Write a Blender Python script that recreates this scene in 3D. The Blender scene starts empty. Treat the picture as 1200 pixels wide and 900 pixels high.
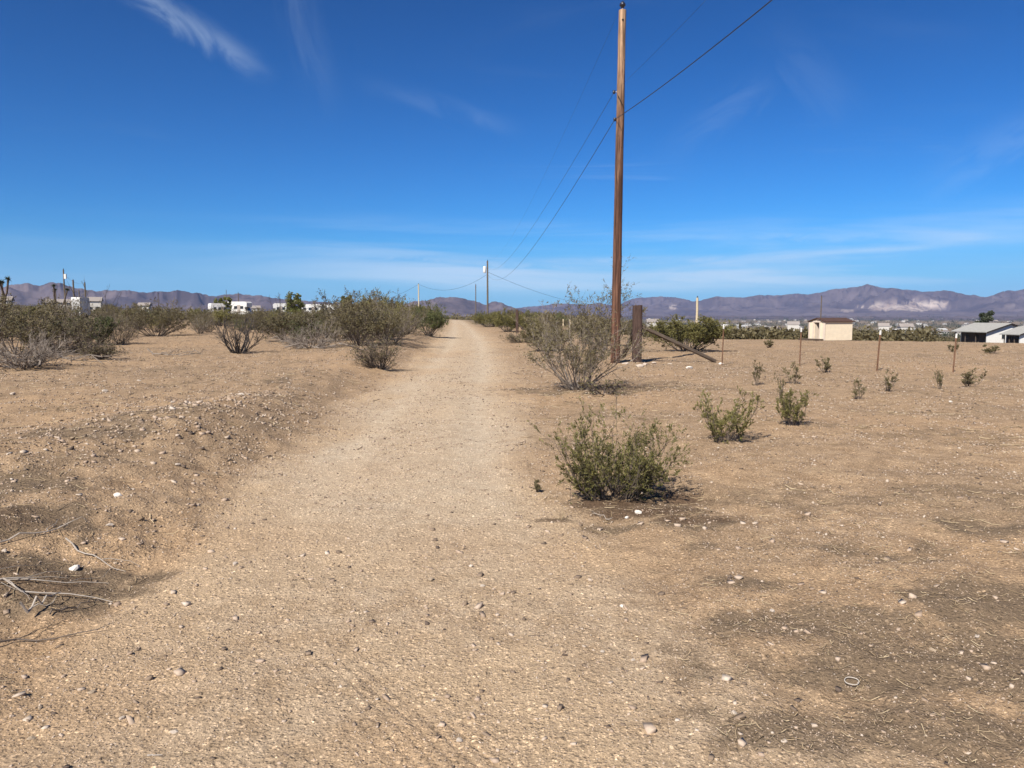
import bpy, math, random
import numpy as np
from mathutils import Vector, Matrix
S = bpy.context.scene
C = S.collection
R = math.radians

# ------------------------------------------------------------------ camera
FPX = 901.0                      # focal length in pixels of the 1200 px wide photograph
HOR = 368.0                      # row of the true horizon
EYE = 1.6
PITCH = math.atan((450 - HOR) / FPX)
cam = bpy.data.cameras.new("camera")
cam.sensor_width = 36
cam.lens = 36 * FPX / 1200
cam.clip_start = 0.05
cam.clip_end = 120000
co = bpy.data.objects.new("camera", cam)
co.location = (0, 0, EYE)
co.rotation_euler = (math.pi / 2 - PITCH, 0, 0)
C.objects.link(co)
S.camera = co
S.view_settings.view_transform = 'Standard'
S.view_settings.look = 'None'
S.view_settings.exposure = 0.95
S.view_settings.gamma = 1
S.cycles.use_denoising = True
S.cycles.max_bounces = 6
S.cycles.transparent_max_bounces = 8
S.cycles.volume_bounces = 0

# ------------------------------------------------------------------ sun and sky
SUN_EL = R(45)
SUN_AZ = math.atan2(-0.5, -0.866)       # azimuth of the sun measured from +Y towards +X
sl = bpy.data.lights.new("sun", 'SUN')
sl.energy = 4.4
sl.angle = R(0.53)
sl.color = (1.0, 0.95, 0.87)
so = bpy.data.objects.new("sun", sl)
sd = Vector((math.sin(SUN_AZ) * math.cos(SUN_EL), math.cos(SUN_AZ) * math.cos(SUN_EL), math.sin(SUN_EL)))
so.rotation_euler = sd.to_track_quat('Z', 'Y').to_euler()
so.location = (-20, -40, 60)
C.objects.link(so)

W = bpy.data.worlds.new("World")
S.world = W
W.use_nodes = True


class NT:
    """small node-tree helper"""
    def __init__(s, tree):
        s.t = tree
        s.n = tree.nodes
        s.l = tree.links

    def add(s, kind, ins=None, **props):
        nd = s.n.new(kind)
        for k, v in props.items():
            setattr(nd, k, v)
        for k, v in (ins or {}).items():
            sock = nd.inputs[k]
            if isinstance(v, bpy.types.NodeSocket):
                s.l.new(v, sock)
            else:
                sock.default_value = v
        return nd

    def math(s, op, a, b=0.0, c=0.0, clamp=False):
        nd = s.n.new('ShaderNodeMath')
        nd.operation = op
        nd.use_clamp = clamp
        for i, v in enumerate((a, b, c)):
            if isinstance(v, bpy.types.NodeSocket):
                s.l.new(v, nd.inputs[i])
            else:
                nd.inputs[i].default_value = v
        return nd.outputs[0]

    def mix(s, f, a, b, blend='MIX'):
        nd = s.n.new('ShaderNodeMix')
        nd.data_type = 'RGBA'
        nd.blend_type = blend
        for sock, v in ((nd.inputs[0], f), (nd.inputs[6], a), (nd.inputs[7], b)):
            if isinstance(v, bpy.types.NodeSocket):
                s.l.new(v, sock)
            elif isinstance(v, (int, float)):
                sock.default_value = v
            else:
                sock.default_value = (*v, 1)
        return nd.outputs[2]

    def ramp(s, f, stops, interp='LINEAR'):
        nd = s.n.new('ShaderNodeValToRGB')
        nd.color_ramp.interpolation = interp
        e = nd.color_ramp.elements
        while len(e) < len(stops):
            e.new(0.5)
        for i, (p, c) in enumerate(stops):
            e[i].position = p
            e[i].color = (*c, 1) if not isinstance(c, (int, float)) else (c, c, c, 1)
        s.l.new(f, nd.inputs[0])
        return nd.outputs[0]

    def smooth(s, v, lo, hi, a=0.0, b=1.0):
        nd = s.n.new('ShaderNodeMapRange')
        nd.interpolation_type = 'SMOOTHSTEP'
        s.l.new(v, nd.inputs[0])
        for i, x in enumerate((lo, hi, a, b)):
            nd.inputs[i + 1].default_value = x
        return nd.outputs[0]


w = NT(W.node_tree)
w.n.clear()
tc = w.add('ShaderNodeTexCoord').outputs['Generated']
sky = w.add('ShaderNodeTexSky', sky_type='NISHITA')
sky.sun_disc = False
sky.sun_elevation = SUN_EL
sky.sun_rotation = SUN_AZ % (2 * math.pi)
sky.altitude = 700
sky.air_density = 1.0
sky.dust_density = 0.25
sky.ozone_density = 2.6
sx = w.add('ShaderNodeSeparateXYZ', {0: tc})
X_, Y_, Z_ = sx.outputs
az = w.math('ARCTAN2', X_, Y_)
# cirrus projected on a high plane
zz = w.math('ADD', w.math('MAXIMUM', Z_, 0.0), 0.06)
pv = w.add('ShaderNodeCombineXYZ', {0: w.math('DIVIDE', X_, zz), 1: w.math('DIVIDE', Y_, zz), 2: 0.0}).outputs[0]
mp = w.add('ShaderNodeMapping', {0: pv, 'Rotation': (0, 0, R(24)), 'Scale': (0.55, 1.5, 1)})
n1 = w.add('ShaderNodeTexNoise', {'Vector': mp.outputs[0], 'Scale': 1.1, 'Detail': 9, 'Roughness': 0.6, 'Distortion': 0.9}).outputs[0]
n2 = w.add('ShaderNodeTexNoise', {'Vector': pv, 'Scale': 0.33, 'Detail': 3}).outputs[0]
thin = w.math('MULTIPLY', w.smooth(n1, 0.52, 0.85), w.smooth(n2, 0.48, 0.72))
thin = w.math('MULTIPLY', thin, 0.34)
# pale bands low over the mountains
bv = w.add('ShaderNodeCombineXYZ', {0: w.math('MULTIPLY', az, 1.9), 1: w.math('MULTIPLY', Z_, 26.0), 2: 0.7}).outputs[0]
n3 = w.add('ShaderNodeTexNoise', {'Vector': bv, 'Scale': 1.25, 'Detail': 7, 'Roughness': 0.55, 'Distortion': 0.5}).outputs[0]
bandm = w.math('MULTIPLY', w.smooth(Z_, 0.018, 0.042), w.smooth(Z_, 0.135, 0.062))
azm = w.smooth(az, -0.42, -0.05, 0.12, 1.0)
band = w.math('MULTIPLY', w.math('MULTIPLY', w.smooth(n3, 0.40, 0.68), bandm), w.math('MULTIPLY', azm, 0.66))


def streak(u0, w0, u1, w1, wid, amp, scale, seed):
    """a cirrus plume lying along a line of the sky, u = x/y and w = z/y"""
    yy = w.math('MAXIMUM', Y_, 0.02)
    U = w.math('DIVIDE', X_, yy)
    V = w.math('DIVIDE', Z_, yy)
    L = math.hypot(u1 - u0, w1 - w0)
    cx, cy = (u1 - u0) / L, (w1 - w0) / L
    du, dv = w.math('SUBTRACT', U, u0), w.math('SUBTRACT', V, w0)
    t = w.math('ADD', w.math('MULTIPLY', du, cx), w.math('MULTIPLY', dv, cy))
    q = w.math('SUBTRACT', w.math('MULTIPLY', dv, cx), w.math('MULTIPLY', du, cy))
    nz = w.add('ShaderNodeTexNoise', {'Vector': w.add('ShaderNodeCombineXYZ', {0: w.math('MULTIPLY', t, 9.0), 1: w.math('MULTIPLY', q, 26.0), 2: seed}).outputs[0],
                                      'Scale': scale, 'Detail': 8, 'Roughness': 0.62, 'Distortion': 1.2}).outputs[0]
    q2 = w.math('ADD', q, w.math('MULTIPLY', w.math('SUBTRACT', nz, 0.5), wid * 1.6))
    g = w.math('MULTIPLY', w.smooth(q2, -wid, 0.0), w.smooth(q2, wid, 0.0))
    e = w.math('MULTIPLY', w.smooth(t, -0.1, 0.05), w.smooth(t, L + 0.03, L - 0.06))
    yf = w.smooth(Y_, 0.02, 0.2)
    return w.math('MULTIPLY', w.math('MULTIPLY', w.math('MULTIPLY', g, e), w.smooth(nz, 0.30, 0.68)), w.math('MULTIPLY', yf, amp))


def uw(px, py):
    dx, dy = (px - 600) / FPX, (450 - py) / FPX
    y = math.cos(PITCH) + dy * math.sin(PITCH)
    z = dy * math.cos(PITCH) - math.sin(PITCH)
    return dx / y, z / y


s1 = streak(*uw(130, -30), *uw(305, 82), 0.025, 0.28, 1.0, 3.1)
s2 = streak(*uw(340, -30), *uw(385, 125), 0.035, 0.06, 1.0, 8.4)
s3 = streak(*uw(860, 281), *uw(1230, 262), 0.014, 0.26, 1.0, 5.5)
s4 = streak(*uw(940, 70), *uw(1000, 140), 0.05, 0.05, 1.0, 12.5)
s5 = streak(*uw(1120, 200), *uw(1230, 130), 0.045, 0.09, 1.0, 17.5)
s6 = streak(*uw(480, 112), *uw(600, 148), 0.02, 0.07, 1.0, 21.5)
s7 = streak(*uw(820, 150), *uw(900, 90), 0.03, 0.07, 1.0, 25.5)
s8 = streak(*uw(400, 297), *uw(720, 318), 0.010, 0.45, 1.3, 31.5)
s9 = streak(*uw(880, 274), *uw(1000, 280), 0.012, 0.30, 1.2, 41.5)
s10 = streak(*uw(640, 306), *uw(1000, 300), 0.008, 0.40, 1.3, 51.5)
cl = thin
for s_ in (band, s1, s2, s3, s4, s5, s6, s7, s8, s9, s10):
    cl = w.math('MAXIMUM', cl, s_)
sp = w.add('ShaderNodeSeparateColor', {0: sky.outputs[0]})
chn = [w.math('MULTIPLY', w.math('POWER', w.math('MINIMUM', sp.outputs[i], 9.0), e_), k_) for i, (e_, k_) in enumerate(((2.1, 0.014), (1.6, 0.118), (1.6, 0.182)))]
skc = w.add('ShaderNodeCombineColor', {0: chn[0], 1: chn[1], 2: chn[2]}).outputs[0]
skc = w.mix(w.smooth(Z_, 0.105, 0.0, 0.0, 0.75), skc, (1.35, 2.75, 4.55))
out = w.mix(cl, skc, (3.9, 4.7, 5.4))
bg = w.add('ShaderNodeBackground', {'Color': out, 'Strength': 0.1})
w.add('ShaderNodeOutputWorld', {'Surface': bg.outputs[0]})

# ------------------------------------------------------------------ noise and terrain
_rs = np.random.RandomState(7)
_perm = _rs.permutation(1024)
_gx = np.cos(np.linspace(0, 2 * np.pi, 1024, endpoint=False))[_perm]
_gy = np.sin(np.linspace(0, 2 * np.pi, 1024, endpoint=False))[_perm]


def noise(x, y, seed=0):
    x = np.asarray(x, float) + seed * 17.31
    y = np.asarray(y, float) - seed * 9.77
    xi, yi = np.floor(x).astype(np.int64), np.floor(y).astype(np.int64)
    fx, fy = x - xi, y - yi
    u, v = fx * fx * fx * (fx * (fx * 6 - 15) + 10), fy * fy * fy * (fy * (fy * 6 - 15) + 10)

    def g(ix, iy, dx, dy):
        h = _perm[(_perm[ix & 1023] + iy) & 1023]
        return _gx[h] * dx + _gy[h] * dy
    a = g(xi, yi, fx, fy)
    b = g(xi + 1, yi, fx - 1, fy)
    c = g(xi, yi + 1, fx, fy - 1)
    d = g(xi + 1, yi + 1, fx - 1, fy - 1)
    return 1.5 * ((a * (1 - u) + b * u) * (1 - v) + (c * (1 - u) + d * u) * v)


def fbm(x, y, oct=4, seed=0, gain=0.5):
    s, a = 0.0, 1.0
    for i in range(oct):
        s = s + a * noise(x * 2 ** i, y * 2 ** i, seed + i)
        a *= gain
    return s


def sstep(a, b, x):
    t = np.clip((x - a) / (b - a), 0, 1)
    return t * t * (3 - 2 * t)


def flat_hit(px, py):
    u, v = uw(px, py)
    y = -EYE / min(v, -1e-4)
    return u * y, y


_le = [flat_hit(*p) for p in ((-120, 900), (120, 700), (205, 640), (300, 560), (368, 500), (440, 450), (470, 430), (508, 400), (521, 385), (523, 376.5))]
_re = [flat_hit(*p) for p in ((1010, 900), (800, 760), (715, 660), (655, 590), (628, 520), (612, 470), (601, 430), (584, 400), (562, 385), (549, 376.5))]
_ly, _lx = [p[1] for p in _le], [p[0] for p in _le]
_ry, _rx = [p[1] for p in _re], [p[0] for p in _re]


def edges(y):
    return np.interp(y, _ly, _lx), np.interp(y, _ry, _rx)


def road_mask(x, y):
    L, Rr = edges(y)
    wob = 0.30 * fbm(x * 0.6, y * 0.35, 4, 3)
    soft = 0.16 + 0.009 * np.abs(y)
    m = sstep(-soft, soft, x - L + wob) * sstep(-soft * 1.4, soft * 1.4, Rr - x + wob)
    return m * (1 - sstep(175, 190, y))


def terr(x, y):
    x = np.asarray(x, float)
    y = np.asarray(y, float)
    d = np.hypot(x, y)
    a = np.degrees(np.arctan2(x, y))
    wr = sstep(3.0, 12.0, np.abs(a)) * (a > 0)
    hl = np.interp(d, [0, 190, 260, 420, 1000, 3000, 12000, 60000], [0, 0, -0.6, -3.5, -15, -34, -40, -40])
    hr = np.interp(d, [0, 28, 60, 79, 130, 300, 1000, 3000, 12000, 60000], [0, -0.05, -0.42, -0.95, -2.7, -8, -24, -40, -40, -40])
    wlft = sstep(2.0, 9.0, -a) * (y > 0)
    hl = hl + wlft * np.interp(d, [0, 38, 120, 300, 600, 1500, 60000], [0, 0, 0.8, 1.6, 1.0, 0, 0])
    h = hl * (1 - wr) + hr * wr
    L, Rr = edges(y)
    e = L - x
    yy = sstep(2.0, 5.0, y) * (1 - sstep(70, 130, y))
    rm = road_mask(x, y)
    off = 1 - rm
    h = h + yy * (0.24 * sstep(-0.15, 1.3, e) - 0.07 * sstep(2.5, 6, e))
    # windrow of loose soil thrown up along the left side
    h = h + 0.16 * np.exp(-((x + 3.9) / 0.9) ** 2 - ((y - 10.3) / 2.6) ** 2)
    h = h + 0.10 * np.exp(-((x + 4.9) / 0.8) ** 2 - ((y - 7.4) / 1.6) ** 2)
    h = h + yy * 0.05 * sstep(0.0, 1.5, x - Rr)
    near = 1 - sstep(150, 500, d)
    h = h + near * (off * 0.06 * fbm(x / 3.3, y / 3.3, 3, 11) + 0.03 * fbm(x / 7.0, y / 7.0, 2, 21))
    # wheel ruts
    c = 0.5 * (L + Rr)
    yr = sstep(3, 12, y)
    h = h - rm * yr * 0.022 * (np.exp(-((x - c - 0.8) / 0.28) ** 2) + np.exp(-((x - c + 0.8) / 0.28) ** 2))
    nn = 1 - sstep(20, 60, d)
    h = h + nn * (0.009 + (0.016 + 0.012 * (x < L)) * off) * fbm(x / 0.42, y / 0.42, 3, 31)
    n2 = 1 - sstep(6, 16, d)
    h = h + n2 * (0.0028 + 0.0035 * off) * fbm(x / 0.07, y / 0.07, 2, 41)
    # tyre tread lines at the photographer's feet
    t = (x + 0.50) + 0.72 * (y - 3.05) + 0.10 * (y - 3.05) ** 2
    tm = np.exp(-(t / 0.23) ** 4) * (1 - sstep(3.2, 3.8, y)) * sstep(1.5, 2.2, y)
    h = h - tm * 0.006 * np.exp(-(((t / 0.072 + 0.5) % 1.0 - 0.5) / 0.16) ** 2) - 0.004 * tm
    far = sstep(150, 900, d)
    h = h + far * 1.2 * fbm(x / 240, y / 240, 3, 51)
    return h


CAM_Z = float(terr(0.0, 0.0)) + EYE
co.location.z = CAM_Z


def hit(px, py):
    """where the sight line of a photograph pixel meets the ground"""
    u, v = uw(px, py)
    y0, y = 0.5, 0.5
    while y < 20000:
        y *= 1.01
        if CAM_Z + v * y < float(terr(u * y, y)):
            break
        y0 = y
    for _ in range(24):
        m = 0.5 * (y0 + y)
        if CAM_Z + v * m < float(terr(u * m, m)):
            y = m
        else:
            y0 = m
    return u * y, y, float(terr(u * y, y))


def at(px, d):
    """ground point in the direction of column px at depth d"""
    x = uw(px, HOR)[0] * d
    return x, d, float(terr(x, d))


def zpx(py, px, d):
    return CAM_Z + uw(px, py)[1] * d


# ------------------------------------------------------------------ materials
def mat(name, build, rough=0.9, spec=0.2):
    m = bpy.data.materials.new(name)
    m.use_nodes = True
    t = NT(m.node_tree)
    b = t.n['Principled BSDF']
    b.inputs['Roughness'].default_value = rough
    b.inputs['Specular IOR Level'].default_value = spec
    r = build(t, b)
    if r is not None:
        if isinstance(r, bpy.types.NodeSocket):
            t.l.new(r, b.inputs['Base Color'])
        else:
            b.inputs['Base Color'].default_value = (*r, 1)
    return m


def obj_co(t):
    return t.add('ShaderNodeTexCoord').outputs['Object']


def add_bump(t, b, h, strength=0.4, dist=0.01):
    bp = t.add('ShaderNodeBump', {'Height': h, 'Strength': strength, 'Distance': dist})
    t.l.new(bp.outputs[0], b.inputs['Normal'])


def plain(name, col, var=0.25, scale=6, rough=0.85, spec=0.25, bump=0.0):
    def f(t, b):
        n = t.add('ShaderNodeTexNoise', {'Vector': obj_co(t), 'Scale': scale, 'Detail': 6, 'Roughness': 0.6}).outputs[0]
        if bump:
            add_bump(t, b, n, bump, 0.02)
        lo = tuple(c * (1 - var) for c in col)
        hi = tuple(min(1, c * (1 + var)) for c in col)
        return t.ramp(n, [(0.3, lo), (0.7, hi)])
    return mat(name, f, rough, spec)


def leafmat(name, stops, trans=0.25):
    def f(t, b):
        isl = t.add('ShaderNodeNewGeometry').outputs['Random Per Island']
        c = t.ramp(isl, stops)
        oi = t.add('ShaderNodeObjectInfo').outputs['Random']
        c = t.mix(0.35, c, t.mix(oi, tuple(x * 0.7 for x in stops[0][1]), tuple(x * 1.1 for x in stops[-1][1])))
        tr = t.add('ShaderNodeBsdfTranslucent', {'Color': c})
        mx = t.add('ShaderNodeMixShader', {0: trans, 1: b.outputs[0], 2: tr.outputs[0]})
        t.l.new(mx.outputs[0], t.n['Material Output'].inputs[0])
        return c
    return mat(name, f, 0.6, 0.3)


M = {}
M['leaf_olive'] = leafmat('leaf_olive', [(0, (0.098, 0.092, 0.028)), (0.5, (0.180, 0.162, 0.050)), (1, (0.27, 0.235, 0.085))])
M['leaf_dull'] = leafmat('leaf_dull', [(0, (0.078, 0.064, 0.030)), (0.5, (0.135, 0.112, 0.052)), (1, (0.205, 0.168, 0.085))])
M['leaf_green'] = leafmat('leaf_green', [(0, (0.055, 0.068, 0.022)), (0.5, (0.10, 0.112, 0.040)), (1, (0.16, 0.165, 0.06))])
M['leaf_bright'] = leafmat('leaf_bright', [(0, (0.10, 0.11, 0.028)), (0.5, (0.15, 0.155, 0.04)), (1, (0.22, 0.2, 0.07))])
M['leaf_dark'] = leafmat('leaf_dark', [(0, (0.03, 0.042, 0.022)), (0.5, (0.05, 0.062, 0.034)), (1, (0.08, 0.088, 0.05))])


def twig(name, stops):
    def f(t, b):
        isl = t.add('ShaderNodeNewGeometry').outputs['Random Per Island']
        n = t.add('ShaderNodeTexNoise', {'Vector': obj_co(t), 'Scale': 14, 'Detail': 4}).outputs[0]
        c = t.ramp(isl, stops)
        return t.mix(t.ramp(n, [(0.35, 0.0), (0.7, 0.5)]), c, stops[0][1])
    return mat(name, f, 0.85, 0.2)


M['wood_grey'] = twig('wood_grey', [(0, (0.11, 0.088, 0.068)), (0.5, (0.22, 0.18, 0.145)), (1, (0.36, 0.305, 0.255))])
M['wood_brown'] = twig('wood_brown', [(0, (0.055, 0.042, 0.035)), (0.5, (0.115, 0.088, 0.070)), (1, (0.19, 0.155, 0.12))])
M['wood_dark'] = twig('wood_dark', [(0, (0.03, 0.026, 0.024)), (0.5, (0.06, 0.05, 0.045)), (1, (0.12, 0.10, 0.085))])
M['wood_bleached'] = twig('wood_bleached', [(0, (0.20, 0.17, 0.14)), (0.5, (0.34, 0.29, 0.24)), (1, (0.46, 0.41, 0.35))])
M['straw'] = twig('straw', [(0, (0.20, 0.14, 0.08)), (0.5, (0.34, 0.25, 0.15)), (1, (0.48, 0.38, 0.24))])


def ground_mat(t, b):
    co_ = obj_co(t)
    A = lambda n: t.add('ShaderNodeAttribute', attribute_name=n).outputs['Fac']
    road, dark, red, scrub = A('road'), A('dark'), A('red'), A('scrub')
    big = t.add('ShaderNodeTexNoise', {'Vector': co_, 'Scale': 0.55, 'Detail': 6, 'Roughness': 0.62}).outputs[0]
    mid = t.add('ShaderNodeTexNoise', {'Vector': co_, 'Scale': 4.5, 'Detail': 8, 'Roughness': 0.68}).outputs[0]
    fine = t.add('ShaderNodeTexNoise', {'Vector': co_, 'Scale': 55, 'Detail': 6, 'Roughness': 0.75}).outputs[0]
    rc = t.mix(t.smooth(mid, 0.32, 0.68), (0.335, 0.240, 0.158), (0.44, 0.335, 0.238))
    rc = t.mix(t.smooth(big, 0.42, 0.62), rc, (0.43, 0.315, 0.210))
    oc = t.mix(t.smooth(mid, 0.30, 0.70), (0.255, 0.172, 0.108), (0.40, 0.285, 0.187))
    oc = t.mix(t.smooth(big, 0.38, 0.66), t.mix(0.40, oc, (0.215, 0.155, 0.105)), oc)
    rc = t.mix(t.math('MULTIPLY', A('packed'), 0.85), rc, t.mix(t.smooth(mid, 0.3, 0.7), (0.425, 0.335, 0.248), (0.50, 0.41, 0.315)))
    c = t.mix(road, oc, rc)
    c = t.mix(t.math('MULTIPLY', red, t.smooth(mid, 0.3, 0.6, 0.4, 0.85)), c, (0.39, 0.262, 0.160))
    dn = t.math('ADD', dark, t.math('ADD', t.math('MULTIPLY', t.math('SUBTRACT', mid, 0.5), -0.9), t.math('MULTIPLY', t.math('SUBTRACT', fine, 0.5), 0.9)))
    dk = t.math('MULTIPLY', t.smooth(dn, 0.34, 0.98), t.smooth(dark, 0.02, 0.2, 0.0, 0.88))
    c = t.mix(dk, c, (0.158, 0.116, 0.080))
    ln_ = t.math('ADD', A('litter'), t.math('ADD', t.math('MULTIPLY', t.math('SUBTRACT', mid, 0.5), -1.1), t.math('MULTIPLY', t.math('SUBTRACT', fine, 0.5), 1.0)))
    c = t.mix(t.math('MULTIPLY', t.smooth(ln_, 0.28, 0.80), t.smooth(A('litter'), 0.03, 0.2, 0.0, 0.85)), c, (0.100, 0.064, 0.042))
    c = t.mix(scrub, c, t.mix(t.smooth(t.add('ShaderNodeTexNoise', {'Vector': co_, 'Scale': 0.02, 'Detail': 8, 'Roughness': 0.7}).outputs[0], 0.45, 0.62), (0.085, 0.078, 0.052), (0.19, 0.155, 0.115)))
    # grit: small cells of differing tone
    for sc, amt in ((170, 0.7), (88, 1.0), (42, 0.85)):
        v = t.add('ShaderNodeTexVoronoi', {'Vector': co_, 'Scale': sc, 'Randomness': 1.0}, feature='F1')
        g = t.add('ShaderNodeSeparateColor', {0: v.outputs['Color']}).outputs[0]
        core = t.smooth(v.outputs['Distance'], 0.5, 0.25)
        val = t.ramp(g, [(0.0, 0.36), (0.22, 0.74), (0.5, 0.98), (0.80, 1.12), (0.90, 1.5), (1.0, 1.85)])
        val = t.mix(core, (0.86, 0.86, 0.86), val)
        c = t.mix(amt, c, t.mix(1.0, c, val, 'MULTIPLY'))
    c = t.mix(0.55, c, t.mix(1.0, c, t.ramp(fine, [(0.25, 0.5), (0.5, 1.0), (0.75, 1.4)]), 'MULTIPLY'))
    c = t.mix(1.0, c, (1.29, 1.265, 1.18), 'MULTIPLY')
    v1 = t.add('ShaderNodeTexVoronoi', {'Vector': co_, 'Scale': 62.0}, feature='F1').outputs['Distance']
    v2 = t.add('ShaderNodeTexVoronoi', {'Vector': co_, 'Scale': 24.0}, feature='F1').outputs['Distance']
    h = t.math('ADD', t.math('MULTIPLY', t.smooth(v1, 0.5, 0.1), 0.25), t.math('MULTIPLY', t.smooth(v2, 0.42, 0.1), 0.35))
    h = t.math('ADD', h, t.math('MULTIPLY', fine, 0.6))
    h = t.math('ADD', h, t.math('MULTIPLY', mid, 1.2))
    add_bump(t, b, h, 0.8, 0.020)
    return c


M['ground'] = mat('ground', ground_mat, 0.95, 0.1)


def stone_mat(t, b):
    isl = t.add('ShaderNodeNewGeometry').outputs['Random Per Island']
    c = t.ramp(isl, [(0, (0.09, 0.065, 0.05)), (0.25, (0.20, 0.145, 0.10)), (0.5, (0.34, 0.25, 0.18)), (0.8, (0.41, 0.315, 0.235)), (0.96, (0.43, 0.345, 0.265)), (1, (0.50, 0.42, 0.34))])
    n = t.add('ShaderNodeTexNoise', {'Vector': obj_co(t), 'Scale': 60, 'Detail': 4}).outputs[0]
    return t.mix(0.5, c, t.mix(1.0, c, t.ramp(n, [(0.3, 0.7), (0.7, 1.25)]), 'MULTIPLY'))


M['pebble'] = mat('pebble', stone_mat, 0.85, 0.25)
M['pale_stone'] = plain('pale_stone', (0.48, 0.40, 0.32), 0.25, 30, 0.8, 0.2, 0.5)
M['tan_stone'] = plain('tan_stone', (0.38, 0.29, 0.20), 0.3, 30, 0.8, 0.2, 0.5)
M['white_stone'] = plain('white_stone', (0.64, 0.58, 0.50), 0.12, 30, 0.7, 0.3, 0.3)


def pole_mat(t, b):
    o = obj_co(t)
    z = t.add('ShaderNodeSeparateXYZ', {0: o}).outputs[2]
    mp_ = t.add('ShaderNodeMapping', {0: o, 'Scale': (9, 9, 0.45)})
    g = t.add('ShaderNodeTexNoise', {'Vector': mp_.outputs[0], 'Scale': 1.6, 'Detail': 6, 'Roughness': 0.6}).outputs[0]
    mp2 = t.add('ShaderNodeMapping', {0: o, 'Scale': (3, 3, 0.5)})
    p = t.add('ShaderNodeTexNoise', {'Vector': mp2.outputs[0], 'Scale': 2.2, 'Detail': 6, 'Roughness': 0.65}).outputs[0]
    k = t.add('ShaderNodeTexVoronoi', {'Vector': t.add('ShaderNodeMapping', {0: o, 'Scale': (7, 7, 2.6)}).outputs[0], 'Scale': 1.0}).outputs['Distance']
    g = t.smooth(g, 0.30, 0.72)
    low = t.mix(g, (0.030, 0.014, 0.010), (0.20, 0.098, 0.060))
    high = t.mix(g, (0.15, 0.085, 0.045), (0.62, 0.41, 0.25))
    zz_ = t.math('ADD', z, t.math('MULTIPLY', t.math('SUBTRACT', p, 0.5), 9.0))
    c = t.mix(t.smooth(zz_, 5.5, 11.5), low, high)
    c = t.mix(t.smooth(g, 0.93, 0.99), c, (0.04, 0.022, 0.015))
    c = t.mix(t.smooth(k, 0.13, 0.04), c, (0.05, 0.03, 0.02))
    add_bump(t, b, g, 1.0, 0.03)
    return c


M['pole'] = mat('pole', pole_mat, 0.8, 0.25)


def wood_mat(lo, hi, cr):
    def f(t, b):
        o = obj_co(t)
        mp_ = t.add('ShaderNodeMapping', {0: o, 'Scale': (18, 18, 1.4)})
        g = t.add('ShaderNodeTexNoise', {'Vector': mp_.outputs[0], 'Scale': 2.0, 'Detail': 8, 'Roughness': 0.7}).outputs[0]
        add_bump(t, b, g, 0.8, 0.02)
        return t.mix(t.smooth(g, 0.60, 0.66), t.mix(t.smooth(g, 0.3, 0.62), lo, hi), cr)
    return f


M['post'] = mat('post', wood_mat((0.034, 0.020, 0.017), (0.085, 0.053, 0.041), (0.015, 0.010, 0.009)), 0.85, 0.2)
M['brace'] = mat('brace', wood_mat((0.055, 0.040, 0.030), (0.130, 0.098, 0.072), (0.03, 0.02, 0.016)), 0.85, 0.2)
M['far_pole'] = mat('far_pole', wood_mat((0.06, 0.047, 0.036), (0.15, 0.118, 0.088), (0.04, 0.03, 0.02)), 0.85, 0.2)
M['pale_pole'] = mat('pale_pole', wood_mat((0.36, 0.28, 0.17), (0.55, 0.45, 0.30), (0.22, 0.16, 0.1)), 0.85, 0.2)
M['rust'] = plain('rust', (0.16, 0.085, 0.05), 0.5, 9, 0.8, 0.3, 0.4)
M['steel'] = plain('steel', (0.42, 0.42, 0.42), 0.15, 9, 0.5, 0.5)
M['steel'].node_tree.nodes['Principled BSDF'].inputs['Metallic'].default_value = 0.6
M['wire'] = plain('wire', (0.03, 0.032, 0.036), 0.2, 3, 0.5, 0.3)
M['porcelain'] = plain('porcelain', (0.028, 0.03, 0.045), 0.2, 5, 0.2, 0.6)
M['white_paint'] = plain('white_paint', (0.62, 0.60, 0.56), 0.08, 2.5, 0.5, 0.3)
M['cream_paint'] = plain('cream_paint', (0.66, 0.56, 0.41), 0.07, 3, 0.7, 0.2)
M['cream_trim'] = plain('cream_trim', (0.60, 0.50, 0.40), 0.07, 3, 0.7, 0.2)
M['shingle_brown'] = plain('shingle_brown', (0.075, 0.045, 0.037), 0.35, 8, 0.9, 0.1, 0.4)
M['roof_grey'] = plain('roof_grey', (0.29, 0.28, 0.255), 0.16, 3, 0.9, 0.1, 0.4)
M['porch_shade_brown'] = plain('porch_shade_brown', (0.10, 0.075, 0.058), 0.2, 3, 0.85, 0.2)  # brown with the shade under the porch eave put into the colour
M['dark_gap'] = plain('dark_gap', (0.025, 0.02, 0.018), 0.2, 3, 0.9, 0.1)
M['glass'] = plain('glass', (0.03, 0.035, 0.042), 0.1, 3, 0.08, 0.6)
M['rubber'] = plain('rubber', (0.02, 0.02, 0.02), 0.2, 9, 0.8, 0.2)
M['stripe'] = plain('stripe', (0.35, 0.30, 0.26), 0.1, 3, 0.5, 0.3)
M['deck'] = plain('deck', (0.09, 0.065, 0.05), 0.3, 6, 0.9, 0.1)
M['ring'] = plain('ring', (0.42, 0.37, 0.31), 0.15, 60, 0.5, 0.3)
M['town_pale'] = plain('town_pale', (0.46, 0.43, 0.385), 0.1, 0.1, 0.8, 0.2)
M['town_tan'] = plain('town_tan', (0.42, 0.35, 0.27), 0.1, 0.1, 0.8, 0.2)
M['town_roof'] = plain('town_roof', (0.24, 0.21, 0.19), 0.15, 0.1, 0.9, 0.1)
M['town_roof_white'] = plain('town_roof_white', (0.40, 0.39, 0.37), 0.1, 0.1, 0.7, 0.2)
M['joshua_bark'] = plain('joshua_bark', (0.12, 0.095, 0.075), 0.4, 12, 0.95, 0.1, 0.8)


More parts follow.
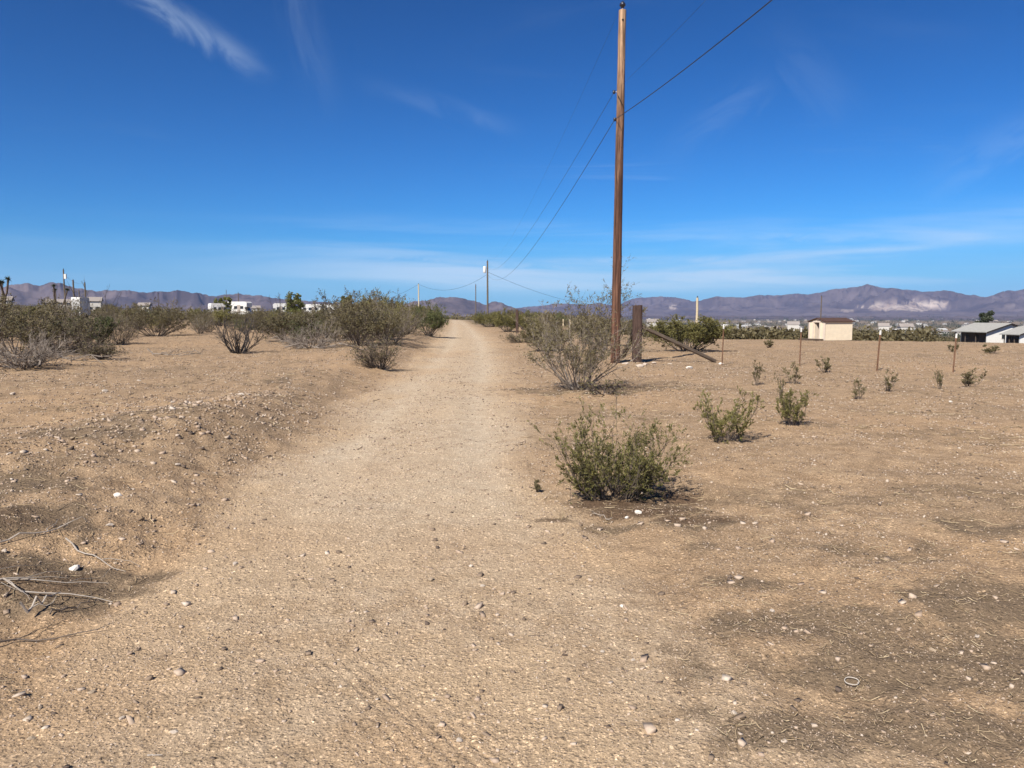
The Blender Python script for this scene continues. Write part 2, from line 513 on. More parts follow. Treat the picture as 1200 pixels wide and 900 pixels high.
def mountain_mat(t, b):
    o = obj_co(t)
    A = lambda n: t.add('ShaderNodeAttribute', attribute_name=n).outputs['Fac']
    n = t.add('ShaderNodeTexNoise', {'Vector': o, 'Scale': 0.0016, 'Detail': 9, 'Roughness': 0.65}).outputs[0]
    f = t.add('ShaderNodeTexNoise', {'Vector': o, 'Scale': 0.011, 'Detail': 6, 'Roughness': 0.7}).outputs[0]
    c = t.mix(t.smooth(n, 0.35, 0.65), (0.056, 0.044, 0.048), (0.128, 0.100, 0.096))
    c = t.mix(t.smooth(f, 0.52, 0.68), c, (0.045, 0.035, 0.036))
    c = t.mix(t.math('MULTIPLY', A('foot'), t.smooth(f, 0.3, 0.6, 0.5, 1.0)), c, (0.125, 0.098, 0.086))
    p = t.math('MULTIPLY', A('pale'), t.smooth(f, 0.36, 0.52, 0.25, 1.0))
    c = t.mix(p, c, t.mix(t.smooth(n, 0.4, 0.6), (0.26, 0.20, 0.165), (0.42, 0.35, 0.29)))
    return c


M['mountain'] = mat('mountain', mountain_mat, 0.95, 0.05)


# ------------------------------------------------------------------ mesh helpers
class Geo:
    """collects numpy vertices and faces (one face size at a time is kept as loops)"""
    def __init__(s):
        s.v, s.f, s.n = [], [], 0

    def add(s, v, f):
        v = np.asarray(v, float).reshape(-1, 3)
        s.v.append(v)
        if len({len(q) for q in f}) > 1:
            for m_ in sorted({len(q) for q in f}):
                s.f.append(np.array([q for q in f if len(q) == m_], np.int64) + s.n)
        else:
            s.f.append(np.asarray(f, np.int64) + s.n)
        s.n += len(v)
        return s

    def box(s, c, h, rot=None):
        c = np.array(c, float)
        h = np.array(h, float)
        v = np.array([[i, j, k] for i in (-1, 1) for j in (-1, 1) for k in (-1, 1)], float) * h
        if rot is not None:
            v = v @ np.array(rot).T
        return s.add(v + c, [[0, 1, 3, 2], [4, 6, 7, 5], [0, 4, 5, 1], [2, 3, 7, 6], [0, 2, 6, 4], [1, 5, 7, 3]])

    def mesh(s, name, m, smooth=False):
        me = bpy.data.meshes.new(name)
        V = np.concatenate(s.v) if s.v else np.zeros((0, 3))
        me.vertices.add(len(V))
        me.vertices.foreach_set('co', V.ravel().astype(np.float32))
        loops = np.concatenate([f.ravel() for f in s.f]) if s.f else np.zeros(0, int)
        sizes = np.concatenate([np.full(len(f), f.shape[1]) for f in s.f]) if s.f else np.zeros(0, int)
        starts = np.concatenate([[0], np.cumsum(sizes)[:-1]]) if len(sizes) else sizes
        me.loops.add(len(loops))
        me.loops.foreach_set('vertex_index', loops.astype(np.int32))
        me.polygons.add(len(sizes))
        me.polygons.foreach_set('loop_start', starts.astype(np.int32))
        me.polygons.foreach_set('loop_total', sizes.astype(np.int32))
        me.polygons.foreach_set('use_smooth', np.full(len(sizes), bool(smooth)))
        me.update(calc_edges=True)
        me.validate()
        me.materials.append(m)
        return me


def link(name, me, parent=None, loc=None, rz=0, scale=None):
    o = bpy.data.objects.new(name, me)
    C.objects.link(o)
    if parent is not None:
        o.parent = parent
    if loc is not None:
        o.location = loc
    if rz:
        o.rotation_euler = (0, 0, rz)
    if scale is not None:
        o.scale = scale
    return o


def tag(o, label=None, cat=None, group=None, kind=None):
    if label:
        o['label'] = label
    if cat:
        o['category'] = cat
    if group:
        o['group'] = group
    if kind:
        o['kind'] = kind
    return o


def copy_tree(o, parent=None):
    c = o.copy()
    C.objects.link(c)
    if parent is not None:
        c.parent = parent
    for ch in list(o.children):
        copy_tree(ch, c)
    return c


def tubes(P, Rd, sides=3):
    """P (N,K,3) polylines, Rd (N,K) radii -> verts, quads"""
    P = np.asarray(P, float)
    N, K, _ = P.shape
    d = P[:, -1] - P[:, 0]
    d = d / (np.linalg.norm(d, axis=1, keepdims=True) + 1e-9)
    ref = np.where(np.abs(d[:, 2:3]) > 0.9, np.array([[1.0, 0, 0]]), np.array([[0, 0, 1.0]]))
    a = np.cross(d, ref)
    a /= np.linalg.norm(a, axis=1, keepdims=True) + 1e-9
    b = np.cross(d, a)
    th = np.arange(sides) * 2 * np.pi / sides
    ring = np.cos(th)[None, :, None] * a[:, None, :] + np.sin(th)[None, :, None] * b[:, None, :]
    V = P[:, :, None, :] + Rd[:, :, None, None] * ring[:, None, :, :]
    idx = np.arange(N * K * sides).reshape(N, K, sides)
    nx = np.roll(idx, -1, axis=2)
    F = np.stack([idx[:, :-1], nx[:, :-1], nx[:, 1:], idx[:, 1:]], -1).reshape(-1, 4)
    return V.reshape(-1, 3), F


def unit(v):
    return v / (np.linalg.norm(v, axis=-1, keepdims=True) + 1e-9)


def grow(rng, start, dirs, length, K, up, wig):
    """polylines that start at `start`, head along dirs and bend by `up`"""
    N = len(start)
    P = np.zeros((N, K, 3))
    P[:, 0] = start
    d = unit(dirs)
    st = (length / (K - 1))[:, None]
    for k in range(1, K):
        d = unit(d + up * np.array([0, 0, 1.0]) + wig * rng.normal(size=(N, 3)))
        P[:, k] = P[:, k - 1] + d * st
    return P


def leaves(rng, P, per, size, spread, elong=1.8, wild=0.75):
    """rhombic leaves along polylines"""
    N, K, _ = P.shape
    i = np.repeat(np.arange(N), per)
    t = rng.uniform(0.15, 1.0, len(i)) * (K - 1)
    k = np.minimum(t.astype(int), K - 2)
    f = (t - k)[:, None]
    p = P[i, k] * (1 - f) + P[i, k + 1] * f + rng.normal(size=(len(i), 3)) * spread
    ax = unit(unit(P[i, k + 1] - P[i, k]) + rng.normal(size=(len(i), 3)) * wild)
    sd_ = unit(np.cross(ax, rng.normal(size=(len(i), 3))))
    s = (size * rng.uniform(0.6, 1.35, len(i)))[:, None]
    V = np.stack([p - ax * s * elong * 0.1, p + ax * s * elong * 0.5 + sd_ * s * 0.5, p + ax * s * elong, p + ax * s * elong * 0.5 - sd_ * s * 0.5], 1)
    F = np.arange(len(i) * 4).reshape(-1, 4)
    return V.reshape(-1, 3), F


def shrub_mesh(seed, H, Wd, stems=30, l1=6, l2=4, per=5, leaf=0.012, thick=0.006, up=0.05, wig=0.13,
               wood='wood_brown', leafm='leaf_olive', lean=1.0, bare=0.25, smin=0.55, K0=7, base=0.06, leafup=0.12, tmin=0.28, elong=1.8, wild=0.75, wide=0.8):
    """woody stems fanning out of one root crown; returns (branch mesh, foliage mesh or None)"""
    rng = np.random.RandomState(seed)
    az_ = rng.uniform(0, 2 * np.pi, stems)
    q = np.sqrt(rng.uniform(0.0, 1.0, stems))
    tan = (Wd * 0.5 / H) * q * 1.15 * lean
    d = np.stack([np.cos(az_) * tan, np.sin(az_) * tan, np.ones(stems)], 1)
    # tips reach a ragged dome
    dome = np.sqrt(np.clip(1.08 - 0.55 * q ** 2, 0.2, 1)) * rng.uniform(smin, 1.0, stems)
    Ls = np.sqrt(1 + tan ** 2) * H * dome * np.clip(1.0 / (1 + 0.25 * tan), 0.4, 1)
    st = np.stack([np.cos(az_), np.sin(az_), 0 * az_], 1) * (base * Wd * rng.uniform(0.2, 1, stems))[:, None]
    st[:, 2] = -0.03 * H
    d0 = d.copy()
    d0[:, 2] *= 0.62
    P0 = grow(rng, st, d0, Ls, K0, up * 1.6, wig)
    tt = np.linspace(1, 0.28, K0)
    R0 = thick * rng.uniform(0.6, 1.5, (stems, 1)) * tt
    g = Geo()
    g.add(*tubes(P0, R0, 4))
    F_ = Geo()

    def kids(P, Rp, n, lf, tmin, K, up_, wg, spread, rscale, sides=3):
        N, Kp, _ = P.shape
        i = np.repeat(np.arange(N), n)
        t = (tmin + (1 - tmin) * rng.uniform(0, 1, len(i)) ** 0.8) * (Kp - 1)
        k = np.minimum(t.astype(int), Kp - 2)
        f = (t - k)[:, None]
        p = P[i, k] * (1 - f) + P[i, k + 1] * f
        dd = unit(unit(P[i, k + 1] - P[i, k]) + rng.normal(size=(len(i), 3)) * spread)
        plen = np.linalg.norm(np.diff(P, axis=1), axis=2).sum(1)[i]
        Ln = plen * lf * rng.uniform(0.45, 1.25, len(i)) * (1.15 - 0.5 * t / (Kp - 1))
        Q = grow(rng, p, dd, Ln, K, up_, wg)
        rr = (Rp[i, k] * rscale)[:, None] * np.linspace(1, 0.35, K)[None]
        return Q, rr
    P1, R1 = kids(P0, R0, l1, 0.42, tmin, 4, up * 2.2, wig, 0.55, 0.62)
    g.add(*tubes(P1, R1, 3))
    P2, R2 = kids(P1, R1, l2, 0.5, 0.2, 3, up * 2, wig, 0.6, 0.7)
    g.add(*tubes(P2, np.maximum(R2, thick * 0.16), 3))
    if per:
        keep = rng.uniform(0, 1, len(P2)) > bare
        keep &= P2[:, -1, 2] > H * leafup * rng.uniform(0.3, 2.2, len(P2))
        F_.add(*leaves(rng, P2[keep], per, leaf, leaf * wide, elong, wild))
        k1 = rng.uniform(0, 1, len(P1)) > bare
        F_.add(*leaves(rng, P1[k1][:, -2:], max(1, per), leaf, leaf * wide, elong, wild))
    allv = np.concatenate(g.v + F_.v)
    kz = H / max(0.05, np.percentile(allv[:, 2], 99.7))
    kx = 0.5 * Wd / max(0.03, np.percentile(np.hypot(allv[:, 0], allv[:, 1]), 97))
    for arr in g.v + F_.v:
        arr[:, 2] *= kz
        arr[:, :2] *= kx
    bm_ = g.mesh('branch', M[wood])
    fm = F_.mesh('foliage', M[leafm]) if per else None
    return bm_, fm


SHRUB_AT = []


def plant(name, meshes, loc, label, cat, group=None, rz=0.0, scale=(1, 1, 1), tilt=None, rad=0.4):
    """an Empty at the foot of a plant that carries its branches and foliage"""
    e = link(name, None, None, loc, rz, scale)
    if tilt:
        e.rotation_euler = (tilt[0], tilt[1], rz)
    e.empty_display_size = 0.3
    tag(e, label, cat, group)
    link('branch', meshes[0], e)
    if meshes[1] is not None:
        link('foliage', meshes[1], e)
    SHRUB_AT.append((loc[0], loc[1], rad))
    return e


# ------------------------------------------------------------------ list of the shrubs one can tell apart
# (px, foot row, width px, top row, style, label)
def sized(px, foot, wpx, top):
    x, y, z = hit(px, foot)
    return (x, y, z), max(0.12, (foot - top) / FPX * y), wpx / FPX * y


ST = dict(
    fresh=dict(stems=74, l1=8, l2=4, per=8, leaf=0.0076, thick=0.0034, wood='wood_brown', leafm='leaf_olive', up=0.09, wig=0.10, bare=0.10, leafup=0.0, base=0.15, tmin=0.10, elong=2.6, wild=0.4, wide=0.45, smin=0.28, lean=1.1),
    small=dict(stems=24, l1=7, l2=4, per=6, leaf=0.0085, thick=0.0032, wood='wood_brown', leafm='leaf_olive', up=0.12, wig=0.09, bare=0.12, base=0.16, leafup=0.0, tmin=0.12, elong=2.8, wild=0.35, wide=0.5, smin=0.32, lean=1.15),
    tiny=dict(stems=8, l1=4, l2=3, per=4, lean=1.5, leaf=0.010, thick=0.004, wood='wood_brown', leafm='leaf_dull', up=0.16, wig=0.10, bare=0.25, leafup=0.0, tmin=0.15, elong=3.0, wild=0.3, wide=0.5, smin=0.3),
    airy=dict(stems=46, l1=9, l2=5, per=4, leaf=0.018, thick=0.0095, wood='wood_grey', leafm='leaf_dull', up=0.07, wig=0.15, bare=0.25, leafup=0.15, smin=0.4, elong=2.2, wild=0.5),
    tall=dict(stems=12, l1=11, l2=5, per=6, leaf=0.032, thick=0.014, wood='wood_dark', leafm='leaf_dull', up=0.06, wig=0.13, bare=0.15, leafup=0.12, smin=0.5),
    dense=dict(stems=44, l1=9, l2=5, per=8, leaf=0.034, thick=0.013, wood='wood_dark', leafm='leaf_olive', up=0.06, wig=0.12, bare=0.08, leafup=0.14, smin=0.7),
    olive=dict(stems=42, l1=9, l2=5, per=6, leaf=0.032, thick=0.013, wood='wood_brown', leafm='leaf_dull', up=0.05, wig=0.13, bare=0.12, leafup=0.25, smin=0.6),
    green=dict(stems=42, l1=9, l2=5, per=8, leaf=0.030, thick=0.012, wood='wood_dark', leafm='leaf_green', up=0.05, wig=0.13, bare=0.08, leafup=0.14, smin=0.6),
    bare=dict(stems=26, l1=6, l2=4, per=0, thick=0.017, wood='wood_dark', up=0.10, wig=0.17, smin=0.6),
    dead=dict(stems=60, l1=8, l2=4, per=0, thick=0.012, wood='wood_grey', up=0.02, wig=0.22, smin=0.5),
    twiggy=dict(stems=50, l1=8, l2=5, per=1, leaf=0.025, thick=0.009, wood='wood_brown', leafm='leaf_dull', up=0.03, wig=0.2, smin=0.45, bare=0.5),
)
NEAR = [
    (716, 583, 166, 476, 'fresh', 'creosote_bush', 'large fresh green creosote bush beside the road, nearest to the camera', 'bush'),
    (850, 516, 76, 457, 'small', 'creosote_bush', 'green creosote bush behind the nearest one with grey dead twigs at its foot', 'bush'),
    (929, 498, 44, 452, 'small', 'creosote_bush', 'small leafy creosote bush on open field between the two nearest bushes and the fence posts', 'bush'),
    (887, 452, 14, 422, 'tiny', 'desert_sprig', 'thin leaning sprig standing left of the tuft behind the third green bush', 'plant'),
    (914, 472, 16, 436, 'tiny', 'desert_sprig', 'narrow upright sprig just behind the third green bush', 'plant'),
    (929, 450, 24, 424, 'tiny', 'desert_shrub', 'small loose shrub at the foot of the leftmost tall fence post', 'bush'),
    (966, 436, 18, 417, 'tiny', 'desert_shrub', 'small forked shrub between the cream shed and the tan field', 'bush'),
    (1006, 468, 24, 444, 'tiny', 'desert_shrub', 'small brownish shrub left of the middle fence post shrub', 'bush'),
    (1041, 458, 32, 433, 'tiny', 'desert_shrub', 'spreading olive shrub just in front of the middle fence post', 'bush'),
    (1101, 456, 12, 428, 'tiny', 'desert_sprig', 'thin brown sprig between the middle and the right fence post', 'plant'),
    (1135, 453, 32, 431, 'tiny', 'desert_shrub', 'forked olive shrub in front of the right fence post', 'bush'),
    (1162, 414, 20, 404, 'tiny', 'desert_shrub', 'small dark shrub on the field before the white house', 'bush'),
    (901, 408, 12, 396, 'tiny', 'desert_sprig', 'small sprig alone on the field left of the shed', 'plant'),
    (1117, 413, 12, 400, 'tiny', 'desert_sprig', 'reddish sprig growing against the right fence post', 'plant'),
    (676, 456, 150, 345, 'airy', 'creosote_bush', 'wide airy olive creosote bush with exposed grey stems left of the tall pole', 'bush'),
    (717, 411, 112, 303, 'tall', 'creosote_bush', 'tallest creosote bush, its open crown rising behind the tall pole', 'bush'),
    (806, 412, 92, 371, 'dense', 'creosote_bush', 'round dense olive bush behind the long slanting brace', 'bush'),
    (723, 507, 16, 446, 'tiny', 'dry_stalk_plant', 'thin dry stalked plant rising behind the nearest green bush', 'plant'),
    (612, 401, 56, 386, 'twiggy', 'dead_shrub', 'low grey brittle shrub at the right road edge before the dark posts', 'bush'),
    (657, 609, 24, 600, 'twiggy', 'desert_sprig', 'tiny dry tuft on the ground left below the nearest green bush', 'plant'),
    (629, 577, 9, 572, 'tiny', 'desert_sprig', 'tiny green tuft at the road edge left of the nearest green bush', 'plant'),
    (708, 462, 60, 440, 'twiggy', 'desert_shrub', 'low brown twigs standing in for twig shadow before the foot of the tall pole', 'bush'),
    # left side
    (28, 432, 110, 388, 'dead', 'dead_shrub', 'low mound of dead grey twigs heaped on the pile of branches at left', 'bush'),
    (120, 420, 50, 396, 'twiggy', 'desert_shrub', 'low twiggy shrub right of the pile of grey branches', 'bush'),
    (22, 416, 160, 343, 'olive', 'creosote_bush', 'big olive creosote bush at the left edge behind the pile of grey branches', 'bush'),
    (78, 414, 72, 379, 'dead', 'dead_shrub', 'rounded dead grey shrub behind the fallen branches at the left edge', 'bush'),
    (118, 404, 30, 372, 'green', 'desert_shrub', 'small bright green shrub right of the rounded dead grey shrub', 'bush'),
    (183, 394, 84, 352, 'olive', 'creosote_bush', 'olive bush with bare dark stems standing alone between the left masses', 'bush'),
    (280, 414, 72, 366, 'bare', 'bare_shrub', 'leafless shrub with dark curved stems below the white trailers', 'bush'),
    (362, 408, 92, 372, 'dead', 'dead_shrub', 'tangled grey dead shrub right of the leafless dark one', 'bush'),
    (345, 400, 90, 366, 'olive', 'creosote_bush', 'brownish creosote bush just behind the tangled grey dead shrub', 'bush'),
    (444, 432, 70, 388, 'twiggy', 'dead_shrub', 'sparse brown shrub sprawling down to the left road edge', 'bush'),
    (420, 405, 96, 352, 'olive', 'creosote_bush', 'brownish creosote bush behind the sparse shrub at the left road edge', 'bush'),
    (458, 402, 90, 346, 'airy', 'creosote_bush', 'creosote bush with tall ragged tips left of the green road edge bush', 'bush'),
    (503, 394, 50, 354, 'green', 'creosote_bush', 'round dark green bush closest to the road on its left side', 'bush'),
    (140, 402, 60, 358, 'twiggy', 'desert_shrub', 'thin brown shrub between the dead grey shrub and the lone olive bush', 'bush'),
    (440, 392, 80, 340, 'tall', 'creosote_bush', 'tall creosote bush whose leafy tips stand against the sky left of the road', 'bush'),
    (395, 390, 80, 343, 'tall', 'creosote_bush', 'tall open creosote bush in front of the pale buildings', 'bush'),
    (595, 389, 40, 362, 'dense', 'creosote_bush', 'dark olive bush at the right road edge left of the dark wooden posts', 'bush'),
    (574, 383, 44, 366, 'dense', 'creosote_bush', 'low dark bush at the foot of the transformer pole', 'bush'),
    (1017, 399, 30, 377, 'dense', 'creosote_bush', 'dark round bush right of the cream shed', 'bush'),
    (995, 398, 20, 382, 'twiggy', 'desert_shrub', 'brown thin shrub in front of the right end of the shed', 'bush'),
    (870, 389, 26, 372, 'dense', 'creosote_bush', 'dark green bush behind the leftmost fence post', 'bush'),
    (1192, 396, 30, 384, 'green', 'desert_shrub', 'green shrub beside the white house at the right edge', 'bush'),
    (640, 412, 60, 374, 'olive', 'creosote_bush', 'olive bush directly behind the wide airy one', 'bush'),
    (700, 404, 70, 368, 'olive', 'creosote_bush', 'olive bush behind the foot of the tall pole', 'bush'),
]
NEAR_OBJ = []
for i, (px, ft, wp, tp, sty, nm, lb, ct) in enumerate(NEAR):
    loc, H, Wd = sized(px, ft, wp, tp)
    k = dict(ST[sty])
    if sty in ('tiny', 'small'):
        k['leaf'] = max(k['leaf'], 0.0008 * loc[1])
        k['thick'] = max(k['thick'], 0.00022 * loc[1])
    if px == 708:  # sparse twigs shaped to stand in for a low twig shadow
        k.update(stems=16, l1=5, l2=3, wood='wood_brown', per=1)
    if sty == 'twiggy' and H < 0.2:
        k.update(stems=12, l1=4, l2=3, per=0, thick=0.0016, wood='straw')
    if 'stalk' in nm:
        k.update(stems=2, l1=5, l2=2, per=2, leafm='leaf_dull', wig=0.08, smin=0.85)
    if sty in ('tall',):
        k['lean'] = 0.9
    ms = shrub_mesh(100 + i, H, Wd, **k)
    NEAR_OBJ.append((nm, ms, loc, lb, ct, Wd, (px, ft)))

# ------------------------------------------------------------------ ground sheet
def dark_mask(x, y):
    """soil darkened by plant litter and old ash, patches with a shape of their own"""
    m = np.zeros_like(x)
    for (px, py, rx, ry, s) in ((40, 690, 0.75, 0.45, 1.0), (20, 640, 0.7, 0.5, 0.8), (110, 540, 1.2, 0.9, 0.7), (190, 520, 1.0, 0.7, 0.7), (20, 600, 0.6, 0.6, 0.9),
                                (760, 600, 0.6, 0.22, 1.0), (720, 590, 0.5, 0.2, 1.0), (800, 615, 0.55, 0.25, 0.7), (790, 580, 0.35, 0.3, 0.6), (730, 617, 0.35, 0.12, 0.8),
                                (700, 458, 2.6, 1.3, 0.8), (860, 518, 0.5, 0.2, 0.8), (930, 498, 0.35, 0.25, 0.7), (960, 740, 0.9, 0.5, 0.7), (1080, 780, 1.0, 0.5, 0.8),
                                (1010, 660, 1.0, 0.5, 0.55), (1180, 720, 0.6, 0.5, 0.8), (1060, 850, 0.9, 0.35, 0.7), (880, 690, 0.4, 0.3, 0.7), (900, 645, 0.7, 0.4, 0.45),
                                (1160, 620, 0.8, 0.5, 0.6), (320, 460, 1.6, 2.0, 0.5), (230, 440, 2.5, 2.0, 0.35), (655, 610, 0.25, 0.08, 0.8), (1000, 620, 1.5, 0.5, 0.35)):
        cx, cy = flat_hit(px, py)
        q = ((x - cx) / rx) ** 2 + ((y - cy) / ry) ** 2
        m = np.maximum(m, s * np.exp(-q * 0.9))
    n = fbm(x / 0.5, y / 0.5, 5, 61, 0.6)
    m = sstep(0.16, 0.75, m + 0.28 * n * (m > 0.03))
    off = 1 - road_mask(x, y)
    g = sstep(0.12, 0.55, fbm(x / 2.6, y / 1.6, 5, 71, 0.58)) * off * 0.62
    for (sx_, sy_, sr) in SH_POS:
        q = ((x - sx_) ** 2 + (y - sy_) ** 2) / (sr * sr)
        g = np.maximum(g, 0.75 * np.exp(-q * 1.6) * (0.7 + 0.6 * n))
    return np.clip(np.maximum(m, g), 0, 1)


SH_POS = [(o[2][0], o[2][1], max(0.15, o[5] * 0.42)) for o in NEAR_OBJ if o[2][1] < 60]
pr = np.concatenate([np.geomspace(0.25, 2.0, 10, endpoint=False), 1442.0 / np.arange(690, 24, -2.1)])
pr = np.concatenate([pr, np.geomspace(pr[-1] * 1.03, 30000, 200)])
fa = np.radians(np.arange(-48, 48.01, 0.19))
ba = np.radians(np.linspace(48, 312, 88)[1:-1])
an = np.concatenate([fa, ba])
NA, NR = len(an), len(pr)
RR, AA = np.meshgrid(pr, an, indexing='ij')
GX, GY = RR * np.sin(AA), RR * np.cos(AA)
GZ = terr(GX, GY)
gg = Geo()
V = np.stack([GX, GY, GZ], -1).reshape(-1, 3)
V = np.concatenate([V, [[0, 0, float(terr(0.0, 0.0))]]])
ix = np.arange(NR * NA).reshape(NR, NA)
nx = np.roll(ix, -1, axis=1)
Fq = np.stack([ix[:-1], ix[1:], nx[1:], nx[:-1]], -1).reshape(-1, 4)
gg.v = [V]
gg.f = [Fq, np.stack([np.full(NA, NR * NA), ix[0], nx[0]], -1)]
gme = gg.mesh('ground', M['ground'], True)
gx, gy = V[:, 0], V[:, 1]
gd = np.hypot(gx, gy)


def attr(me, name, v):
    a = me.attributes.new(name, 'FLOAT', 'POINT')
    a.data.foreach_set('value', np.asarray(v, np.float32))


attr(gme, 'road', road_mask(gx, gy))
_L, _R = edges(gy)
_c, _h = 0.5 * (_L + _R), 0.5 * (_R - _L)
_tr = np.exp(-((gx - _c - 0.8) / 0.36) ** 2) + np.exp(-((gx - _c + 0.8) / 0.36) ** 2)
attr(gme, 'packed', (1 - 0.5 * sstep(5, 9, gy) * (1 - np.clip(_tr, 0, 1))) * road_mask(gx, gy) * sstep(3.6, 8.0, gy) * sstep(1.0, 0.45, np.abs(gx - _c - 0.1) / np.maximum(_h, 0.5) + 0.25 * fbm(gx, gy / 3, 3, 131)))
nearv = gd < 75
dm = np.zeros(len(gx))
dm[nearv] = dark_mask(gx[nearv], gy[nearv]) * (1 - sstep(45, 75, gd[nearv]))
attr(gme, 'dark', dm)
lit = np.zeros(len(gx))
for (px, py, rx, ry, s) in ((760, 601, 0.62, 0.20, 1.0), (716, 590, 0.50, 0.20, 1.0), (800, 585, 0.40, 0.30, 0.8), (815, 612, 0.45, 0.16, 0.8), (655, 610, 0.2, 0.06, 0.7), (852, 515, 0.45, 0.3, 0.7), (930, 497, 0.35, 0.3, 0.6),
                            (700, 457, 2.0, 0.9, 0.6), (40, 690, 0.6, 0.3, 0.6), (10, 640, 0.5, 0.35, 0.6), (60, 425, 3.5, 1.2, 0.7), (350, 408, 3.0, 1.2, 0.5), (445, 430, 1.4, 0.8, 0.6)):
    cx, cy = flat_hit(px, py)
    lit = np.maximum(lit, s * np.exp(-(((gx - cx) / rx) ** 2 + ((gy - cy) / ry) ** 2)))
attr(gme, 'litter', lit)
rd = np.zeros(len(gx))
for (px, py, rx, ry, s) in ((60, 830, 0.5, 0.5, 0.8), (40, 760, 0.5, 0.4, 0.7), (130, 640, 0.8, 0.5, 0.7), (300, 630, 0.9, 0.5, 0.5), (1170, 655, 0.6, 0.35, 1.0), (530, 635, 0.5, 0.5, 0.4),
                            (690, 650, 0.5, 0.4, 0.6), (1060, 790, 0.25, 0.1, 0.8), (20, 640, 0.4, 0.2, 0.7), (160, 500, 1.6, 0.8, 0.35), (480, 880, 0.3, 0.3, 0.7), (740, 588, 0.45, 0.2, 0.8),
                            (40, 432, 3.5, 1.2, 0.8), (380, 425, 3.5, 1.5, 0.5), (950, 690, 0.6, 0.3, 0.5)):
    cx, cy = flat_hit(px, py)
    rd = np.maximum(rd, s * np.exp(-(((gx - cx) / rx) ** 2 + ((gy - cy) / ry) ** 2)))
rd = np.maximum(rd, 0.55 * sstep(0.15, 0.6, fbm(gx / 6, gy / 6, 3, 81)) * (gd < 400))
attr(gme, 'red', rd)
aR = np.degrees(np.arctan2(gx, gy))
scr = sstep(75, 150, gd) * (1 - road_mask(gx, gy)) * np.clip(0.75 + 0.5 * fbm(gx / 60, gy / 60, 3, 91), 0, 1)
scr = np.where(gd > 1500, 0.75 + 0.2 * np.sin(gd / 400.0), scr)
attr(gme, 'scrub', scr)
gobj = link('ground', gme)
tag(gobj, kind='structure')

